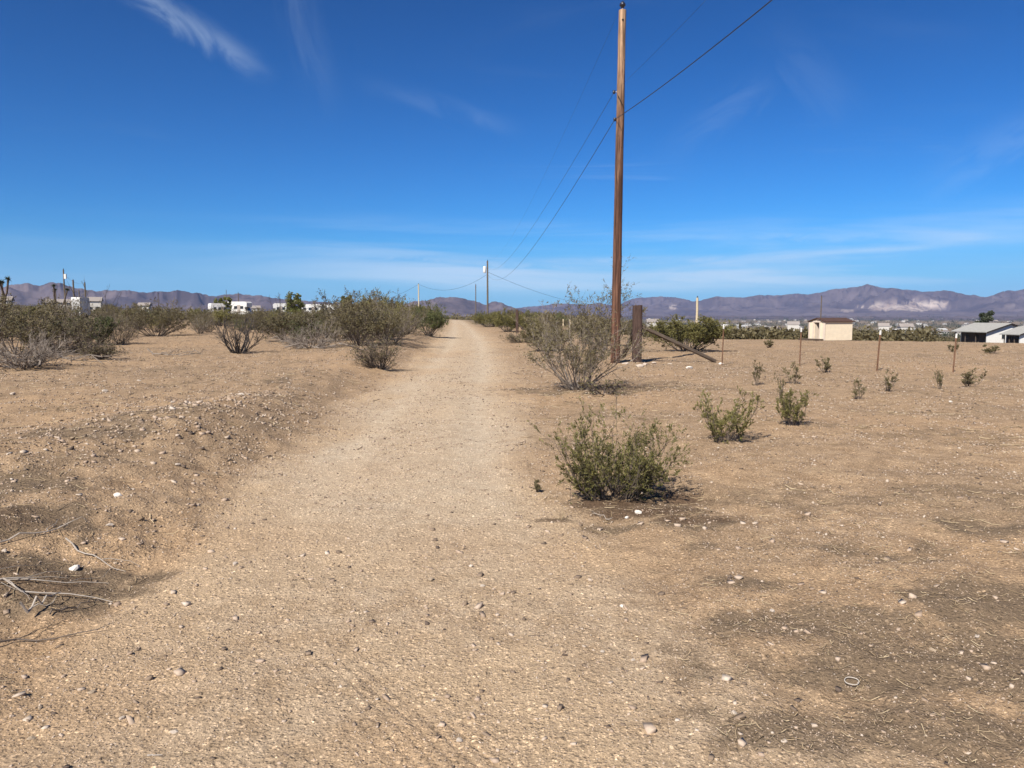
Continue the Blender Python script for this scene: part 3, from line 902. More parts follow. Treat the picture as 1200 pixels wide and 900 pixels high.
# ------------------------------------------------------------------ mountains
def skyline(profile, seed, amp, name, r0, r1, rpk, foot_r, pale=(), dz=0.0, a_from=None):
    """a range of mountains whose crest, seen from the road, follows profile [(px,row)...]"""
    pu = np.array([uw(p, HOR)[0] for p, _ in profile])
    pa = np.degrees(np.arctan(pu))
    pt = np.array([uw(p, q)[1] * math.cos(math.atan(uw(p, HOR)[0])) for p, q in profile])   # tangent of the crest's elevation
    a = np.radians(np.concatenate([np.arange(-180, -44, 0.8), np.arange(-44, 44, 0.06), np.arange(44, 180.1, 0.8)]))
    ad = np.degrees(a)
    t = np.interp(ad, pa, pt)
    # beyond the frame the range goes on with hills of the same height
    out_l, out_r = ad < pa[0], ad > pa[-1]
    tb = 0.034 + 0.011 * fbm(ad / 9.0, ad * 0 + seed, 3, seed)
    wl, wrr = sstep(0, 5, pa[0] - ad), sstep(0, 5, ad - pa[-1])
    t = np.where(out_l, t * (1 - wl) + tb * wl, t)
    t = np.where(out_r, t * (1 - wrr) + tb * wrr, t)
    t = t + amp * 0.0009 * fbm(ad * 1.8, ad * 0 + 3.3, 5, seed + 5, 0.62)
    r = np.linspace(r0, r1, 54)
    A_, R_ = np.meshgrid(a, r, indexing='ij')
    x, y = R_ * np.sin(A_), R_ * np.cos(A_)
    pk = rpk + 700 * fbm(np.degrees(A_) / 6.0, A_ * 0, 2, seed + 9)
    up_ = np.clip((R_ - r0) / (pk - r0), 0, 1)
    p = np.where(R_ < pk, 0.06 * up_ + 0.94 * up_ ** 1.9, np.clip(1 - (R_ - pk) / (r1 - pk), 0, 1))
    rid = 1 - np.abs(fbm(x / 1500, y / 1500, 5, seed + 2, 0.55)) * 1.5
    rid2 = 1 - np.abs(fbm(x / 520, y / 520, 4, seed + 4, 0.55)) * 1.3
    mod = 0.30 + 0.46 * rid + 0.36 * rid2
    edge = sstep(0, 0.25, up_)
    h = p * (1 * (1 - edge) + mod * edge)
    ang = (h.max(axis=1))
    # scale each azimuth so that its highest sight line is the crest
    base = -44.0
    Tm = ((h / R_)).max(axis=1)
    Tgt = t - (base - CAM_Z) / rpk
    Hs = Tgt / Tm
    z = base + h * Hs[:, None]
    inner = np.abs(ad) < 43
    kk_ = np.hanning(81)
    kk_ /= kk_.sum()
    sm = np.convolve(np.pad(Hs, 40, mode='edge'), kk_, mode='valid')
    Hs = np.where(inner, sm, Hs)
    z = base + h * Hs[:, None]
    cw = np.clip(h / np.maximum(h.max(axis=1, keepdims=True), 1e-6), 0, 1) ** 9
    for _ in range(12):
        tm = ((z - CAM_Z) / R_).max(axis=1)
        z = z + (t - tm)[:, None] * R_ * cw
    n_a, n_r = A_.shape
    ii = np.arange(n_a * n_r).reshape(n_a, n_r)
    F = np.stack([ii[:-1, :-1], ii[1:, :-1], ii[1:, 1:], ii[:-1, 1:]], -1).reshape(-1, 4)
    g = Geo()
    g.add(np.stack([x, y, z], -1).reshape(-1, 3), F)
    me = g.mesh(name, M['mountain'], True)
    tanv = ((z - CAM_Z) / R_).ravel()
    au = np.tan(np.clip(A_, -1.2, 1.2)).ravel()
    up1 = up_.ravel()
    pl = np.zeros(n_a * n_r)
    for (p0, q0, p1, q1, s) in pale:
        u0, u1 = uw(p0, q0)[0], uw(p1, q1)[0]
        w0, w1 = uw(p0, q1)[1], uw(p0, q0)[1]
        uc, uh = (u0 + u1) / 2, (u1 - u0) / 2
        wc, wh = (w0 + w1) / 2, (w1 - w0) / 2
        nz = fbm(au * 28, tanv * 420, 4, 77)
        tc_ = tanv / np.cos(np.arctan(au))
        q = ((au - uc) / uh) ** 2 + ((tc_ - wc) / wh) ** 2 + 0.6 * nz
        pl = np.maximum(pl, s * sstep(1.15, 0.8, q) * (up1 < 1.0))
    attr(me, 'pale', pl)
    attr(me, 'foot', sstep(0.45, 0.05, up1))
    return tag(link(name, me), kind='structure')


far_prof = [(-60, 345), (0, 352), (250, 356), (470, 358), (600, 361), (630, 359), (650, 356), (665, 355.5), (680, 357), (700, 355), (722, 358), (740, 350), (760, 348), (785, 347.5), (800, 350), (812, 353),
            (820, 352), (840, 347.5), (852, 348), (870, 348.5), (890, 345.5), (905, 346), (935, 344), (950, 345), (970, 340), (985, 338), (1000, 336.5), (1008, 335.5), (1015, 333), (1024, 335), (1035, 337.5),
            (1050, 338), (1062, 339), (1080, 342), (1095, 341), (1112, 341), (1122, 343.5), (1130, 346), (1140, 345.5), (1153, 348), (1160, 346.5), (1172, 342), (1180, 340), (1188, 340.5), (1205, 337), (1260, 341)]
left_prof = [(-60, 330), (-20, 333), (0, 338), (12, 335), (20, 333), (36, 332), (48, 335.5), (56, 332.5), (64, 331), (74, 332), (88, 337), (104, 339), (115, 341.5), (125, 340), (140, 340.5), (152, 340), (165, 342.5), (173, 343.5),
             (182, 341), (196, 342), (206, 340), (216, 341), (226, 343), (236, 343.5), (246, 347), (254, 347.5), (264, 345), (282, 344), (296, 346.5), (306, 346), (318, 349), (330, 349.5), (345, 351.5), (380, 354),
             (430, 357), (470, 357), (483, 353.5), (500, 352), (512, 349), (522, 348.5), (531, 348), (545, 350), (556, 353), (569, 357), (575, 355), (580, 353), (586, 354), (594, 357.5), (604, 361), (640, 366.5), (700, 370), (1260, 371)]
skyline(far_prof, 5, 0.8, 'mountains_far', 8500, 14200, 11600, 8500,
        pale=((1008, 356.5, 1116, 364, 1.0), (1060, 353, 1126, 360, 1.0), (783, 359, 794, 362.5, 1.0), (985, 362.5, 1000, 366, 0.7), (1176, 356, 1192, 362, 0.3)))
skyline(left_prof, 15, 1.0, 'mountains_near', 5200, 8400, 6900, 5200)

# ------------------------------------------------------------------ haze
hz = Geo().box((0, 0, 480), (14600, 14600, 545))
hm = bpy.data.materials.new('haze')
hm.use_nodes = True
ht = NT(hm.node_tree)
ht.n.clear()
pvn = ht.add('ShaderNodeVolumePrincipled', {'Color': (0.38, 0.55, 1.0, 1), 'Density': 3.1e-5, 'Anisotropy': 0.0})
ht.add('ShaderNodeOutputMaterial', {'Volume': pvn.outputs[0]})
tag(link('haze', hz.mesh('haze', hm)), kind='stuff')

# ------------------------------------------------------------------ place the shrubs
for i, (nm, ms, loc, lb, ct, Wd, _) in enumerate(NEAR_OBJ):
    plant(nm, ms, loc, lb, ct, 'desert shrubs one can tell apart', rz=0.0, rad=Wd * 0.5)

rng = np.random.RandomState(3)
random.seed(3)
VAR, FINE = [], []
for j in range(8):
    sty = ('olive', 'dense', 'olive', 'twiggy', 'olive', 'airy', 'airy', 'olive')[j]
    k = dict(ST[sty])
    k.update(stems=int(k['stems'] * 0.75), l1=6, l2=4, leaf=0.042 if sty != 'twiggy' else 0.035, per=max(3, k['per'] - 1), thick=0.013, bare=0.2, elong=2.2, wild=0.5)
    if j == 7:
        k['leafm'] = 'leaf_green'
    VAR.append(shrub_mesh(500 + j, 1.7, 2.3, **k))
    k.update(stems=int(ST[sty]['stems'] * 0.7), l1=8, l2=4, leaf=0.024 if sty != 'twiggy' else 0.02, per=max(3, k['per']), thick=0.012, bare=0.28, leafup=0.3, smin=0.4)
    FINE.append(shrub_mesh(540 + j, 1.7, 2.3, **k))


def clear_of_road(x, y, m):
    L, Rr = edges(y)
    return (x < L - m) | (x > Rr + m)


cnt = 0
# the thicket left of the road and the smaller one right of it
bands = [(-60, 130, 28, 44, 8, 1.1, 'behind the big olive bush at the left edge'), (-60, 140, 44, 75, 16, 1.2, 'in the left thicket below the far left poles'),
         (120, 250, 50, 90, 22, 0.95, 'in the thicket behind the lone olive bush'), (230, 330, 64, 95, 22, 0.8, 'in the thicket below the white motorhome'),
         (225, 335, 46, 64, 7, 0.8, 'in the low thicket right behind the leafless dark shrub'), (310, 410, 36, 58, 10, 0.85, 'in the low thicket around the tangled grey dead shrub'),
         (320, 410, 42, 90, 24, 0.82, 'in the thicket behind the tangled grey dead shrub'), (405, 525, 36, 60, 18, 1.2, 'in the thicket beside the left road edge'),
         (400, 525, 60, 100, 16, 1.4, 'in the far thicket near the left road edge'),
         (-60, 225, 90, 185, 44, 1.25, 'far off under the left hills'), (405, 520, 95, 185, 30, 1.3, 'far off left of the road under the skyline'),
         (562, 640, 75, 180, 22, 1.1, 'far off along the right side of the road'), (640, 760, 70, 180, 30, 1.1, 'far off behind the wide airy bush'), (610, 700, 42, 75, 7, 0.9, 'between the dark posts and the wide airy bush')]
TONE = ['brownish olive', 'dark olive', 'dull olive', 'grey twiggy', 'brown olive', 'open grey', 'open airy', 'green']
for (p0, p1, d0, d1, n, bs, where) in bands:
    k = 0
    tries = 0
    while k < n and tries < 4000:
        tries += 1
        d = math.sqrt(random.uniform(d0 * d0, d1 * d1))
        px = random.uniform(p0, p1)
        x, y, z = at(px, d)
        s = random.uniform(0.8, 1.2) * bs
        if not clear_of_road(x, y, 1.5 * s):
            continue
        if any((x - a) ** 2 + (y - b) ** 2 < (0.5 * (r + 1.0 * s)) ** 2 for a, b, r in SHRUB_AT):
            continue
        j = random.randrange(8)
        e = plant('creosote_bush', (FINE if d < 66 else VAR)[j], (x, y, z), TONE[j] + ' shrub ' + where, 'bush',
                  TONE[j] + ' shrubs ' + where, rz=random.uniform(0, 6.28), scale=(s, s, s * random.uniform(0.8, 1.15)), rad=1.1 * s)
        k += 1
        cnt += 1

# tell alike neighbours of one clump apart by their order from the left
ORD = ['', 'leftmost', 'second from left', 'third from left', 'fourth from left', 'fifth from left', 'sixth from left', 'seventh from left', 'eighth from left', 'ninth from left', 'tenth from left']
same = {}
for o in C.objects:
    if o.get('category') == 'bush' and o.get('label'):
        same.setdefault(o['label'], []).append(o)
for lb, os_ in same.items():
    if len(os_) > 1:
        os_.sort(key=lambda o: o.location.x / o.location.y)
        for i_, o in enumerate(os_):
            o['label'] = lb + ', ' + ('rightmost' if i_ == len(os_) - 1 else ORD[min(i_ + 1, 10)])

# far scrub: one mass nobody could count
def scrub_mass(name, label, pts, sizes, n_leaf, mname):
    rs = np.random.RandomState(12)
    N = len(pts)
    i = np.repeat(np.arange(N), n_leaf)
    th = rs.uniform(0, 2 * np.pi, len(i))
    q = np.sqrt(rs.uniform(0, 1, len(i)))
    hgt = rs.uniform(0.05, 1, len(i))
    s = sizes[i]
    p = pts[i] + np.stack([np.cos(th) * q * s * 0.62 * (0.6 + 0.4 * hgt), np.sin(th) * q * s * 0.62 * (0.6 + 0.4 * hgt), hgt * s * 0.75 * (1 - 0.3 * q)], 1)
    ax = unit(rs.normal(size=(len(i), 3)) + np.array([0, 0, 0.5]))
    sd_ = unit(np.cross(ax, rs.normal(size=(len(i), 3))))
    h = (s * rs.uniform(0.055, 0.13, len(i)))[:, None]
    V_ = np.stack([p - ax * h, p + sd_ * h * 0.6, p + ax * h, p - sd_ * h * 0.6], 1).reshape(-1, 3)
    g = Geo()
    g.add(V_, np.arange(len(i) * 4).reshape(-1, 4))
    return tag(link(name, g.mesh(name, M[mname])), label, kind='stuff')


def scatter(n, a0, a1, d0, d1, dens=1.0, seed=0):
    rs = np.random.RandomState(seed)
    a = np.radians(rs.uniform(a0, a1, n))
    d = np.exp(rs.uniform(np.log(d0), np.log(d1), n))
    x, y = d * np.sin(a), d * np.cos(a)
    return x, y, d, a


def mass(name, label, n, a0, a1, d0, d1, seed, mname, size, nl, thr=-1.0, rs_far=0.0):
    x, y, d, a = scatter(n, a0, a1, d0, d1, seed=seed)
    ok = clear_of_road(x, y, 2.0) | (y > 190)
    ok &= fbm(x / 35, y / 35, 3, seed + 1) > thr
    ok &= ~((x > 0.545 * y) & (x < 0.72 * y) & (d < 215) & (y > 0))
    x, y, d = x[ok], y[ok], d[ok]
    z = terr(x, y)
    rs = np.random.RandomState(seed + 4)
    s = size * rs.uniform(0.6, 1.3, len(x)) * (1 + rs_far * d / 1000)
    return scrub_mass(name, label, np.stack([x, y, z], 1), s, nl, mname)


mass('distant_scrub', 'low olive scrub covering the plain far left and ahead', 2400, -50, 6, 170, 1200, 31, 'leaf_dull', 1.9, 46, rs_far=0.6)
mass('distant_scrub', 'brown olive scrub on the slope beyond the open field', 5600, 5, 50, 90, 560, 33, 'leaf_dull', 2.0, 46, thr=-0.9)
mass('valley_trees', 'dark trees and scrub scattered through the valley', 5200, -8, 50, 500, 9000, 35, 'leaf_dark', 3.4, 18, thr=-0.35, rs_far=1.2)
mass('side_scrub', 'low scrub of the plain beside and behind the viewer', 1500, 50, 310, 30, 500, 37, 'leaf_dull', 1.8, 22)

# ------------------------------------------------------------------ gravel, litter, dry grass
rs = np.random.RandomState(77)
N = 185000
r = np.exp(rs.uniform(math.log(1.6), math.log(70), N))
a = np.radians(rs.uniform(-44, 44, N))
x, y = r * np.sin(a), r * np.cos(a)
road = road_mask(x, y)
cl_ = fbm(x / 0.9, y / 0.9, 4, 101)
L_, R_e = edges(y)
cc = 0.5 * (L_ + R_e)
track = np.exp(-((x - cc - 0.8) / 0.3) ** 2) + np.exp(-((x - cc + 0.8) / 0.3) ** 2)
prob = np.clip(0.55 + 0.9 * cl_, 0.06, 1) * (1 - 0.55 * road * track * (y > 5))
mound = np.exp(-((x + 3.9) / 1.3) ** 2 - ((y - 9.8) / 3.4) ** 2)
for (px_, py_, rx_, ry_) in ((700, 780, 0.55, 0.8), (620, 860, 0.5, 0.35), (880, 870, 0.5, 0.3), (330, 780, 0.5, 0.5), (980, 640, 0.9, 0.5), (90, 800, 0.5, 0.4)):
    cx, cy = flat_hit(px_, py_)
    prob = prob + 0.7 * np.exp(-((x - cx) / rx_) ** 2 - ((y - cy) / ry_) ** 2)
prob = np.clip(prob + mound * 0.8, 0, 1)
keep = rs.uniform(0, 1, N) < prob
x, y, r, road, mound = x[keep], y[keep], r[keep], road[keep], mound[keep]
N = len(x)
s = np.clip(r * 0.00080 * (1 + rs.pareto(3.6, N)), 0.0018, 0.022) * (1 + 0.5 * mound)
s = np.where((road > 0.5) & (y > 6), np.minimum(s, 0.018), s)
z = terr(x, y)
octv = np.array([[1, 0, 0], [-1, 0, 0], [0, 1, 0], [0, -1, 0], [0, 0, 1], [0, 0, -1]], float)
octf = np.array([[0, 2, 4], [2, 1, 4], [1, 3, 4], [3, 0, 4], [2, 0, 5], [1, 2, 5], [3, 1, 5], [0, 3, 5]])
# cut-corner stones: eight corners pushed about
cubv = np.array([[i, j, k] for i in (-1, 1) for j in (-1, 1) for k in (-1, 1)], float) * 0.7
cubf = np.array([[0, 1, 3, 2], [4, 6, 7, 5], [0, 4, 5, 1], [2, 3, 7, 6], [0, 2, 6, 4], [1, 5, 7, 3]])


def stones(x, y, z, s, v0, f0, rs):
    n, m = len(x), len(v0)
    v = v0[None] * (1 + rs.normal(size=(n, m, 1)) * 0.18) + rs.normal(size=(n, m, 3)) * 0.16
    v = v * np.stack([rs.uniform(0.8, 1.5, n), rs.uniform(0.65, 1.05, n), rs.uniform(0.4, 0.8, n)], 1)[:, None]
    th = rs.uniform(0, 6.28, n)
    c, sn = np.cos(th)[:, None], np.sin(th)[:, None]
    vx, vy = v[..., 0] * c - v[..., 1] * sn, v[..., 0] * sn + v[..., 1] * c
    tl = rs.normal(size=(n, 1)) * 0.25
    vz = v[..., 2] + vx * tl
    V_ = np.stack([vx, vy, vz], -1) * s[:, None, None] + np.stack([x, y, z + s * 0.12], 1)[:, None]
    F = f0[None] + (np.arange(n) * m)[:, None, None]
    return V_.reshape(-1, 3), F.reshape(-1, f0.shape[1])


big = (s * 901 / r) > 2.6
g = Geo()
g.add(*stones(x[~big], y[~big], z[~big], s[~big], octv, octf, rs))
tag(link('gravel', g.mesh('gravel', M['pebble'], True)), 'fine tan and cream gravel strewn over the road and the bare ground', kind='stuff')
g = Geo()
g.add(*stones(x[big], y[big], z[big], s[big], cubv, cubf, rs))
tag(link('pebbles', g.mesh('pebbles', M['pebble'], True)), 'loose pebbles lying among the finer gravel', kind='stuff')

# litter of dead twigs
N = 11000
r = np.exp(rs.uniform(math.log(2.4), math.log(45), N))
a = np.radians(rs.uniform(-40, 40, N))
x, y = r * np.sin(a), r * np.cos(a)
dk = dark_mask(x, y)
keep = rs.uniform(0, 1, N) < np.clip(dk * 1.2 + 0.10 * (1 - road_mask(x, y)) + 0.02, 0, 1)
x, y, r = x[keep], y[keep], r[keep]
N = len(x)
th = rs.uniform(0, 6.28, N)
Ln = rs.uniform(0.02, 0.10, N) * np.clip(r / 5, 0.7, 2.5)
P = np.zeros((N, 3, 3))
for k, tt in enumerate((-0.5, 0.0, 0.5)):
    P[:, k, 0] = x + np.cos(th) * Ln * tt + (rs.normal(size=N) * Ln * 0.08)
    P[:, k, 1] = y + np.sin(th) * Ln * tt + (rs.normal(size=N) * Ln * 0.08)
    P[:, k, 2] = terr(P[:, k, 0], P[:, k, 1]) + 0.004 + rs.uniform(0, 0.012, N) * (k != 1)
Rd = np.repeat((rs.uniform(0.0009, 0.0024, N) * np.clip(r / 5, 0.8, 3))[:, None], 3, 1)
g = Geo()
g.add(*tubes(P, Rd, 3))
tag(link('twig_litter', g.mesh('twig_litter', M['straw'])), 'dry twig litter scattered on the dark soil', kind='stuff')

# dry grass stubble on the open field and between the shrubs
N = 9000
r = np.exp(rs.uniform(math.log(6), math.log(85), N))
a = np.radians(rs.uniform(-44, 44, N))
x, y = r * np.sin(a), r * np.cos(a)
rm_ = road_mask(x, y)
keep = (rm_ < 0.15) & (fbm(x / 2.2, y / 2.2, 4, 121) > 0.02) & (rs.uniform(0, 1, N) < np.where(x > 0, 0.9, 0.6))
x, y, r = x[keep], y[keep], r[keep]
N = len(x)
nb = 5
i = np.repeat(np.arange(N), nb)
th = rs.uniform(0, 6.28, len(i))
hh = rs.uniform(0.015, 0.05, len(i)) * np.clip(r[i] / 14, 0.6, 2.2)
ww = 0.0016 * np.clip(r[i] / 6, 1, 9)
bx, by = x[i] + rs.normal(size=len(i)) * 0.03 * np.clip(r[i] / 14, 1, 3), y[i] + rs.normal(size=len(i)) * 0.03
bz = terr(bx, by)
ox, oy = np.cos(th) * hh * 0.7, np.sin(th) * hh * 0.7
pxn = rs.uniform(0, 6.28, len(i))
V_ = np.stack([np.stack([bx - np.cos(pxn) * ww, by - np.sin(pxn) * ww, bz - 0.004], 1), np.stack([bx + np.cos(pxn) * ww, by + np.sin(pxn) * ww, bz - 0.004], 1), np.stack([bx + ox, by + oy, bz + hh], 1)], 1)
g = Geo()
g.add(V_.reshape(-1, 3), np.arange(len(i) * 3).reshape(-1, 3))
tag(link('dry_grass', g.mesh('dry_grass', M['straw'])), 'short dry grass stubble on the open desert ground', kind='stuff')


# ------------------------------------------------------------------ single stones one can point at
def rock_mesh(seed, m, flat=0.6):
    import bmesh
    bm = bmesh.new()
    bmesh.ops.create_icosphere(bm, subdivisions=2, radius=1.0)
    rr_ = random.Random(seed)
    offs = [(Vector((rr_.gauss(0, 1), rr_.gauss(0, 1), rr_.gauss(0, 1))).normalized(), rr_.uniform(0.55, 0.9)) for _ in range(9)]
    for v in bm.verts:
        for n_, d_ in offs:
            e_ = v.co.dot(n_) - d_
            if e_ > 0:
                v.co -= n_ * e_
        v.co += Vector((rr_.gauss(0, 1), rr_.gauss(0, 1), rr_.gauss(0, 1))) * 0.025
        v.co.z *= flat
    me = bpy.data.meshes.new('rock')
    bm.to_mesh(me)
    bm.free()
    me.materials.append(M[m])
    return me


ROCKS = [(138, 581, 13, 'white_stone', 'whitest flat stone lying alone on the left bank'),
         (123, 459, 9, 'pale_stone', 'pale stone far up the left bank below the lone olive bush'),
         (163, 447, 6, 'pale_stone', 'small pale stone right of the bigger one far up the left bank'),
         (15, 462, 8, 'pale_stone', 'pale stone near the left edge below the pile of grey branches'),
         (128, 616, 9, 'pale_stone', 'cream stone left of the road below the white flat one'),
         (155, 574, 7, 'pale_stone', 'small cream stone right of the whitest flat stone'),
         (208, 545, 8, 'pale_stone', 'yellowish stone on top of the gravel mound'),
         (5, 647, 10, 'pale_stone', 'rounded tan stone at the left edge above the dead branches'),
         (88, 667, 15, 'white_stone', 'long white stone in the dark litter behind the dead branches'),
         (135, 660, 6, 'tan_stone', 'small tan stone right of the dark litter patch'),
         (276, 661, 9, 'pale_stone', 'pale stone in the left part of the road'),
         (283, 463, 9, 'pale_stone', 'pale stone on the gravel ridge left of the road'),
         (203, 472, 7, 'pale_stone', 'pale stone left of the dark hollow on the bank'),
         (204, 858, 10, 'pale_stone', 'flat cream stone in the road near the lower edge'),
         (143, 842, 9, 'pale_stone', 'cream stone left of the flat one near the lower edge'),
         (37, 866, 10, 'tan_stone', 'tan stone in the lower left corner'),
         (47, 830, 8, 'tan_stone', 'tan stone above the lower left corner'),
         (107, 812, 10, 'tan_stone', 'tan stone in the line of loose stones at lower left'),
         (538, 868, 10, 'pale_stone', 'cream stone at the lower edge right of the tyre marks'),
         (508, 821, 6, 'pale_stone', 'small cream stone right of the tyre marks'),
         (730, 711, 9, 'white_stone', 'white oval stone right of the road middle'),
         (706, 764, 7, 'pale_stone', 'one of two pale stones side by side, the left'),
         (742, 774, 7, 'pale_stone', 'one of two pale stones side by side, the right'),
         (505, 680, 10, 'tan_stone', 'long tan stone in the middle of the road'),
         (566, 687, 7, 'pale_stone', 'small pale stone right of the long tan one'),
         (905, 716, 8, 'pale_stone', 'pale stone on the right ground beside its twin'),
         (878, 717, 8, 'tan_stone', 'tan stone just left of the pale one on the right ground'),
         (860, 836, 10, 'pale_stone', 'pale oval stone at lower right of the road'),
         (919, 869, 9, 'pale_stone', 'pale stone at the lower edge right of the oval one'),
         (1093, 762, 9, 'tan_stone', 'tan stone in the dark ground at the right'),
         (1145, 746, 8, 'pale_stone', 'pale stone in the dark ground near the right edge'),
         (748, 601, 9, 'white_stone', 'small white stone in the dark soil below the nearest bush'),
         (734, 607, 7, 'white_stone', 'flat white stone just below the one under the nearest bush'),
         (753, 578, 6, 'white_stone', 'white pebble in the shadow at the right foot of the nearest bush'),
         (1114, 471, 5, 'white_stone', 'white stone on the field below the right fence post'),
         (733, 427, 9, 'pale_stone', 'pale rock between the tall pole and the thick post'),
         (741, 424, 8, 'pale_stone', 'pale rock close against the left foot of the thick post'),
         (750, 430, 9, 'pale_stone', 'pale rock in front of the thick post'),
         (756, 428, 8, 'pale_stone', 'pale rock at the right foot of the thick post'),
         (766, 426, 6, 'pale_stone', 'small pale rock right of the thick post'),
         (785, 427, 6, 'pale_stone', 'small pale rock below the slanting brace'),
         (808, 432, 9, 'white_stone', 'white rock in front of the slanting brace'),
         (845, 427, 6, 'white_stone', 'white rock at the foot of the leftmost rusty fence post')]
for i, (px, py, wp, m, lb) in enumerate(ROCKS):
    x, y, z = hit(px, py)
    s_ = wp / 2 / FPX * y
    o = link('rock', rock_mesh(900 + i, m, 0.55 + 0.2 * ((i * 7) % 5) / 5), None, (x, y, z + s_ * 0.18), (i * 1.7) % 6.28, (s_ * 1.1, s_ * 0.8, s_ * 0.85))
    tag(o, lb, 'rock', 'loose rocks on the ground')

# pale ring on the dark gravel
x, y, z = hit(998, 801)
th = np.arange(24) * 2 * np.pi / 24
g = Geo()
ph = np.arange(8) * 2 * np.pi / 8
TR, tr = 0.028, 0.0022
VV = np.stack([(TR * (1 + 0.12 * np.cos(2 * th[:, None])) + tr * np.cos(ph)[None]) * np.cos(th)[:, None], (TR + tr * np.cos(ph)[None]) * np.sin(th)[:, None], tr * np.sin(ph)[None] + 0 * th[:, None]], -1)
ii = np.arange(24 * 8).reshape(24, 8)
g.add(VV.reshape(-1, 3), np.stack([ii, np.roll(ii, -1, 0), np.roll(np.roll(ii, -1, 0), -1, 1), np.roll(ii, -1, 1)], -1).reshape(-1, 4))
o = link('ring', g.mesh('ring', M['ring'], True), None, (x, y, z + 0.012))
o.rotation_euler = (0.12, -0.05, 0.3)
tag(o, 'small pale ring lying on the dark gravel at lower right', 'ring')


# ------------------------------------------------------------------ dead branches
def dead_branch(px, py, ang, Ln, thick, label, seed, wood='wood_bleached', lift=0.03, fork=3):
    """a fallen branch: one main limb with forks, lying on the ground"""
    x0, y0, z0 = hit(px, py)
    rg = np.random.RandomState(seed)
    K = 9
    P = np.zeros((1, K, 3))
    dx, dy = math.cos(ang), math.sin(ang)
    for k in range(K):
        t = k / (K - 1) - 0.5
        ox = dx * t * Ln + rg.normal() * 0.02 * Ln
        oy = dy * t * Ln + rg.normal() * 0.02 * Ln
        P[0, k] = (ox, oy, float(terr(x0 + ox, y0 + oy)) - z0 + thick + lift * (0.3 + abs(rg.normal())) * (0.4 + abs(t)))
    g = Geo()
    g.add(*tubes(P, thick * np.linspace(1.2, 0.35, K)[None], 6))
    for f in range(fork):
        k = rg.randint(2, K - 2)
        a2 = ang + rg.choice([-1, 1]) * rg.uniform(0.4, 1.0)
        L2 = Ln * rg.uniform(0.25, 0.5)
        Q = np.zeros((1, 5, 3))
        for q in range(5):
            t = q / 4
            ox = P[0, k, 0] + math.cos(a2) * t * L2 + (rg.normal() * 0.03 * L2 if q else 0)
            oy = P[0, k, 1] + math.sin(a2) * t * L2 + (rg.normal() * 0.03 * L2 if q else 0)
            gz = float(terr(x0 + ox, y0 + oy)) - z0 + thick
            Q[0, q] = (ox, oy, max(gz, P[0, k, 2] * (1 - t) + gz * t + lift * t * rg.uniform(0, 1.5)))
        g.add(*tubes(Q, thick * 0.6 * np.linspace(1, 0.3, 5)[None], 5))
    o = link('dead_branch', g.mesh('dead_branch', M[wood]), None, (x0, y0, z0))
    return tag(o, label, 'branch', 'dead branches on the ground')


dead_branch(28, 697, 0.05, 0.95, 0.006, 'long bleached branch lying level at the lower left edge', 1)
dead_branch(50, 712, 1.45, 0.30, 0.007, 'short thick bleached stick standing out of the litter at lower left', 2, lift=0.05, fork=1)
dead_branch(88, 715, 1.1, 0.30, 0.005, 'thin curved brown stick right of the short thick stick', 3, 'wood_brown', fork=1)
dead_branch(30, 683, 0.25, 0.8, 0.004, 'thin pale branch just above the long bleached branch', 4)
dead_branch(110, 655, -0.45, 0.55, 0.005, 'thin pale twig right of the long white stone', 5, lift=0.02, fork=1)
dead_branch(40, 755, 0.35, 0.7, 0.005, 'thin brown twig below the long bleached branch', 6, 'wood_brown', lift=0.02, fork=2)
dead_branch(55, 625, 0.9, 0.6, 0.005, 'thin pale twig leaning on the bank near the left edge', 7, lift=0.05, fork=2)
dead_branch(182, 886, 0.05, 0.055, 0.0035, 'tiny white stick at the lower edge of the road', 8, fork=0, lift=0.0)
dead_branch(705, 608, 2.4, 0.2, 0.0035, 'tiny crooked pale twig on the dark soil below the nearest bush', 9, fork=2)
dead_branch(630, 745, 0.1, 0.1, 0.002, 'tiny dark twig in the middle of the road', 10, 'wood_brown', fork=0, lift=0.0)
for q, (px, py, an_, ln, lb) in enumerate([(55, 420, -0.25, 3.2, 'longest grey branch of the pile at the left edge'), (85, 428, -0.5, 2.6, 'grey branch pointing down right from the pile at left'),
                                         (25, 428, 0.35, 2.0, 'grey branch at the left end of the pile'), (45, 433, 2.2, 1.2, 'short pale stick lying in front of the branch pile'),
                                         (70, 412, 0.4, 2.6, 'grey branch on top of the pile at left'), (20, 414, -0.5, 2.4, 'dark forked branch behind the pile at the left edge'),
                                         (205, 418, -0.05, 2.0, 'dark stick lying flat between the lone olive bush and the leafless one'),
                                         (345, 404, -0.35, 2.6, 'pale grey branch lying across the tangled dead shrub'), (375, 410, 0.3, 2.4, 'grey branch lying right of the tangled dead shrub'),
                                         (432, 412, 1.2, 2.4, 'grey branch leaning into the sparse shrub at the road'), (400, 402, -0.6, 2.8, 'grey branch lying behind the sparse road edge shrub')]):
    dead_branch(px, py, an_, ln, 0.022, lb, 40 + q, 'wood_grey', lift=0.22, fork=9)


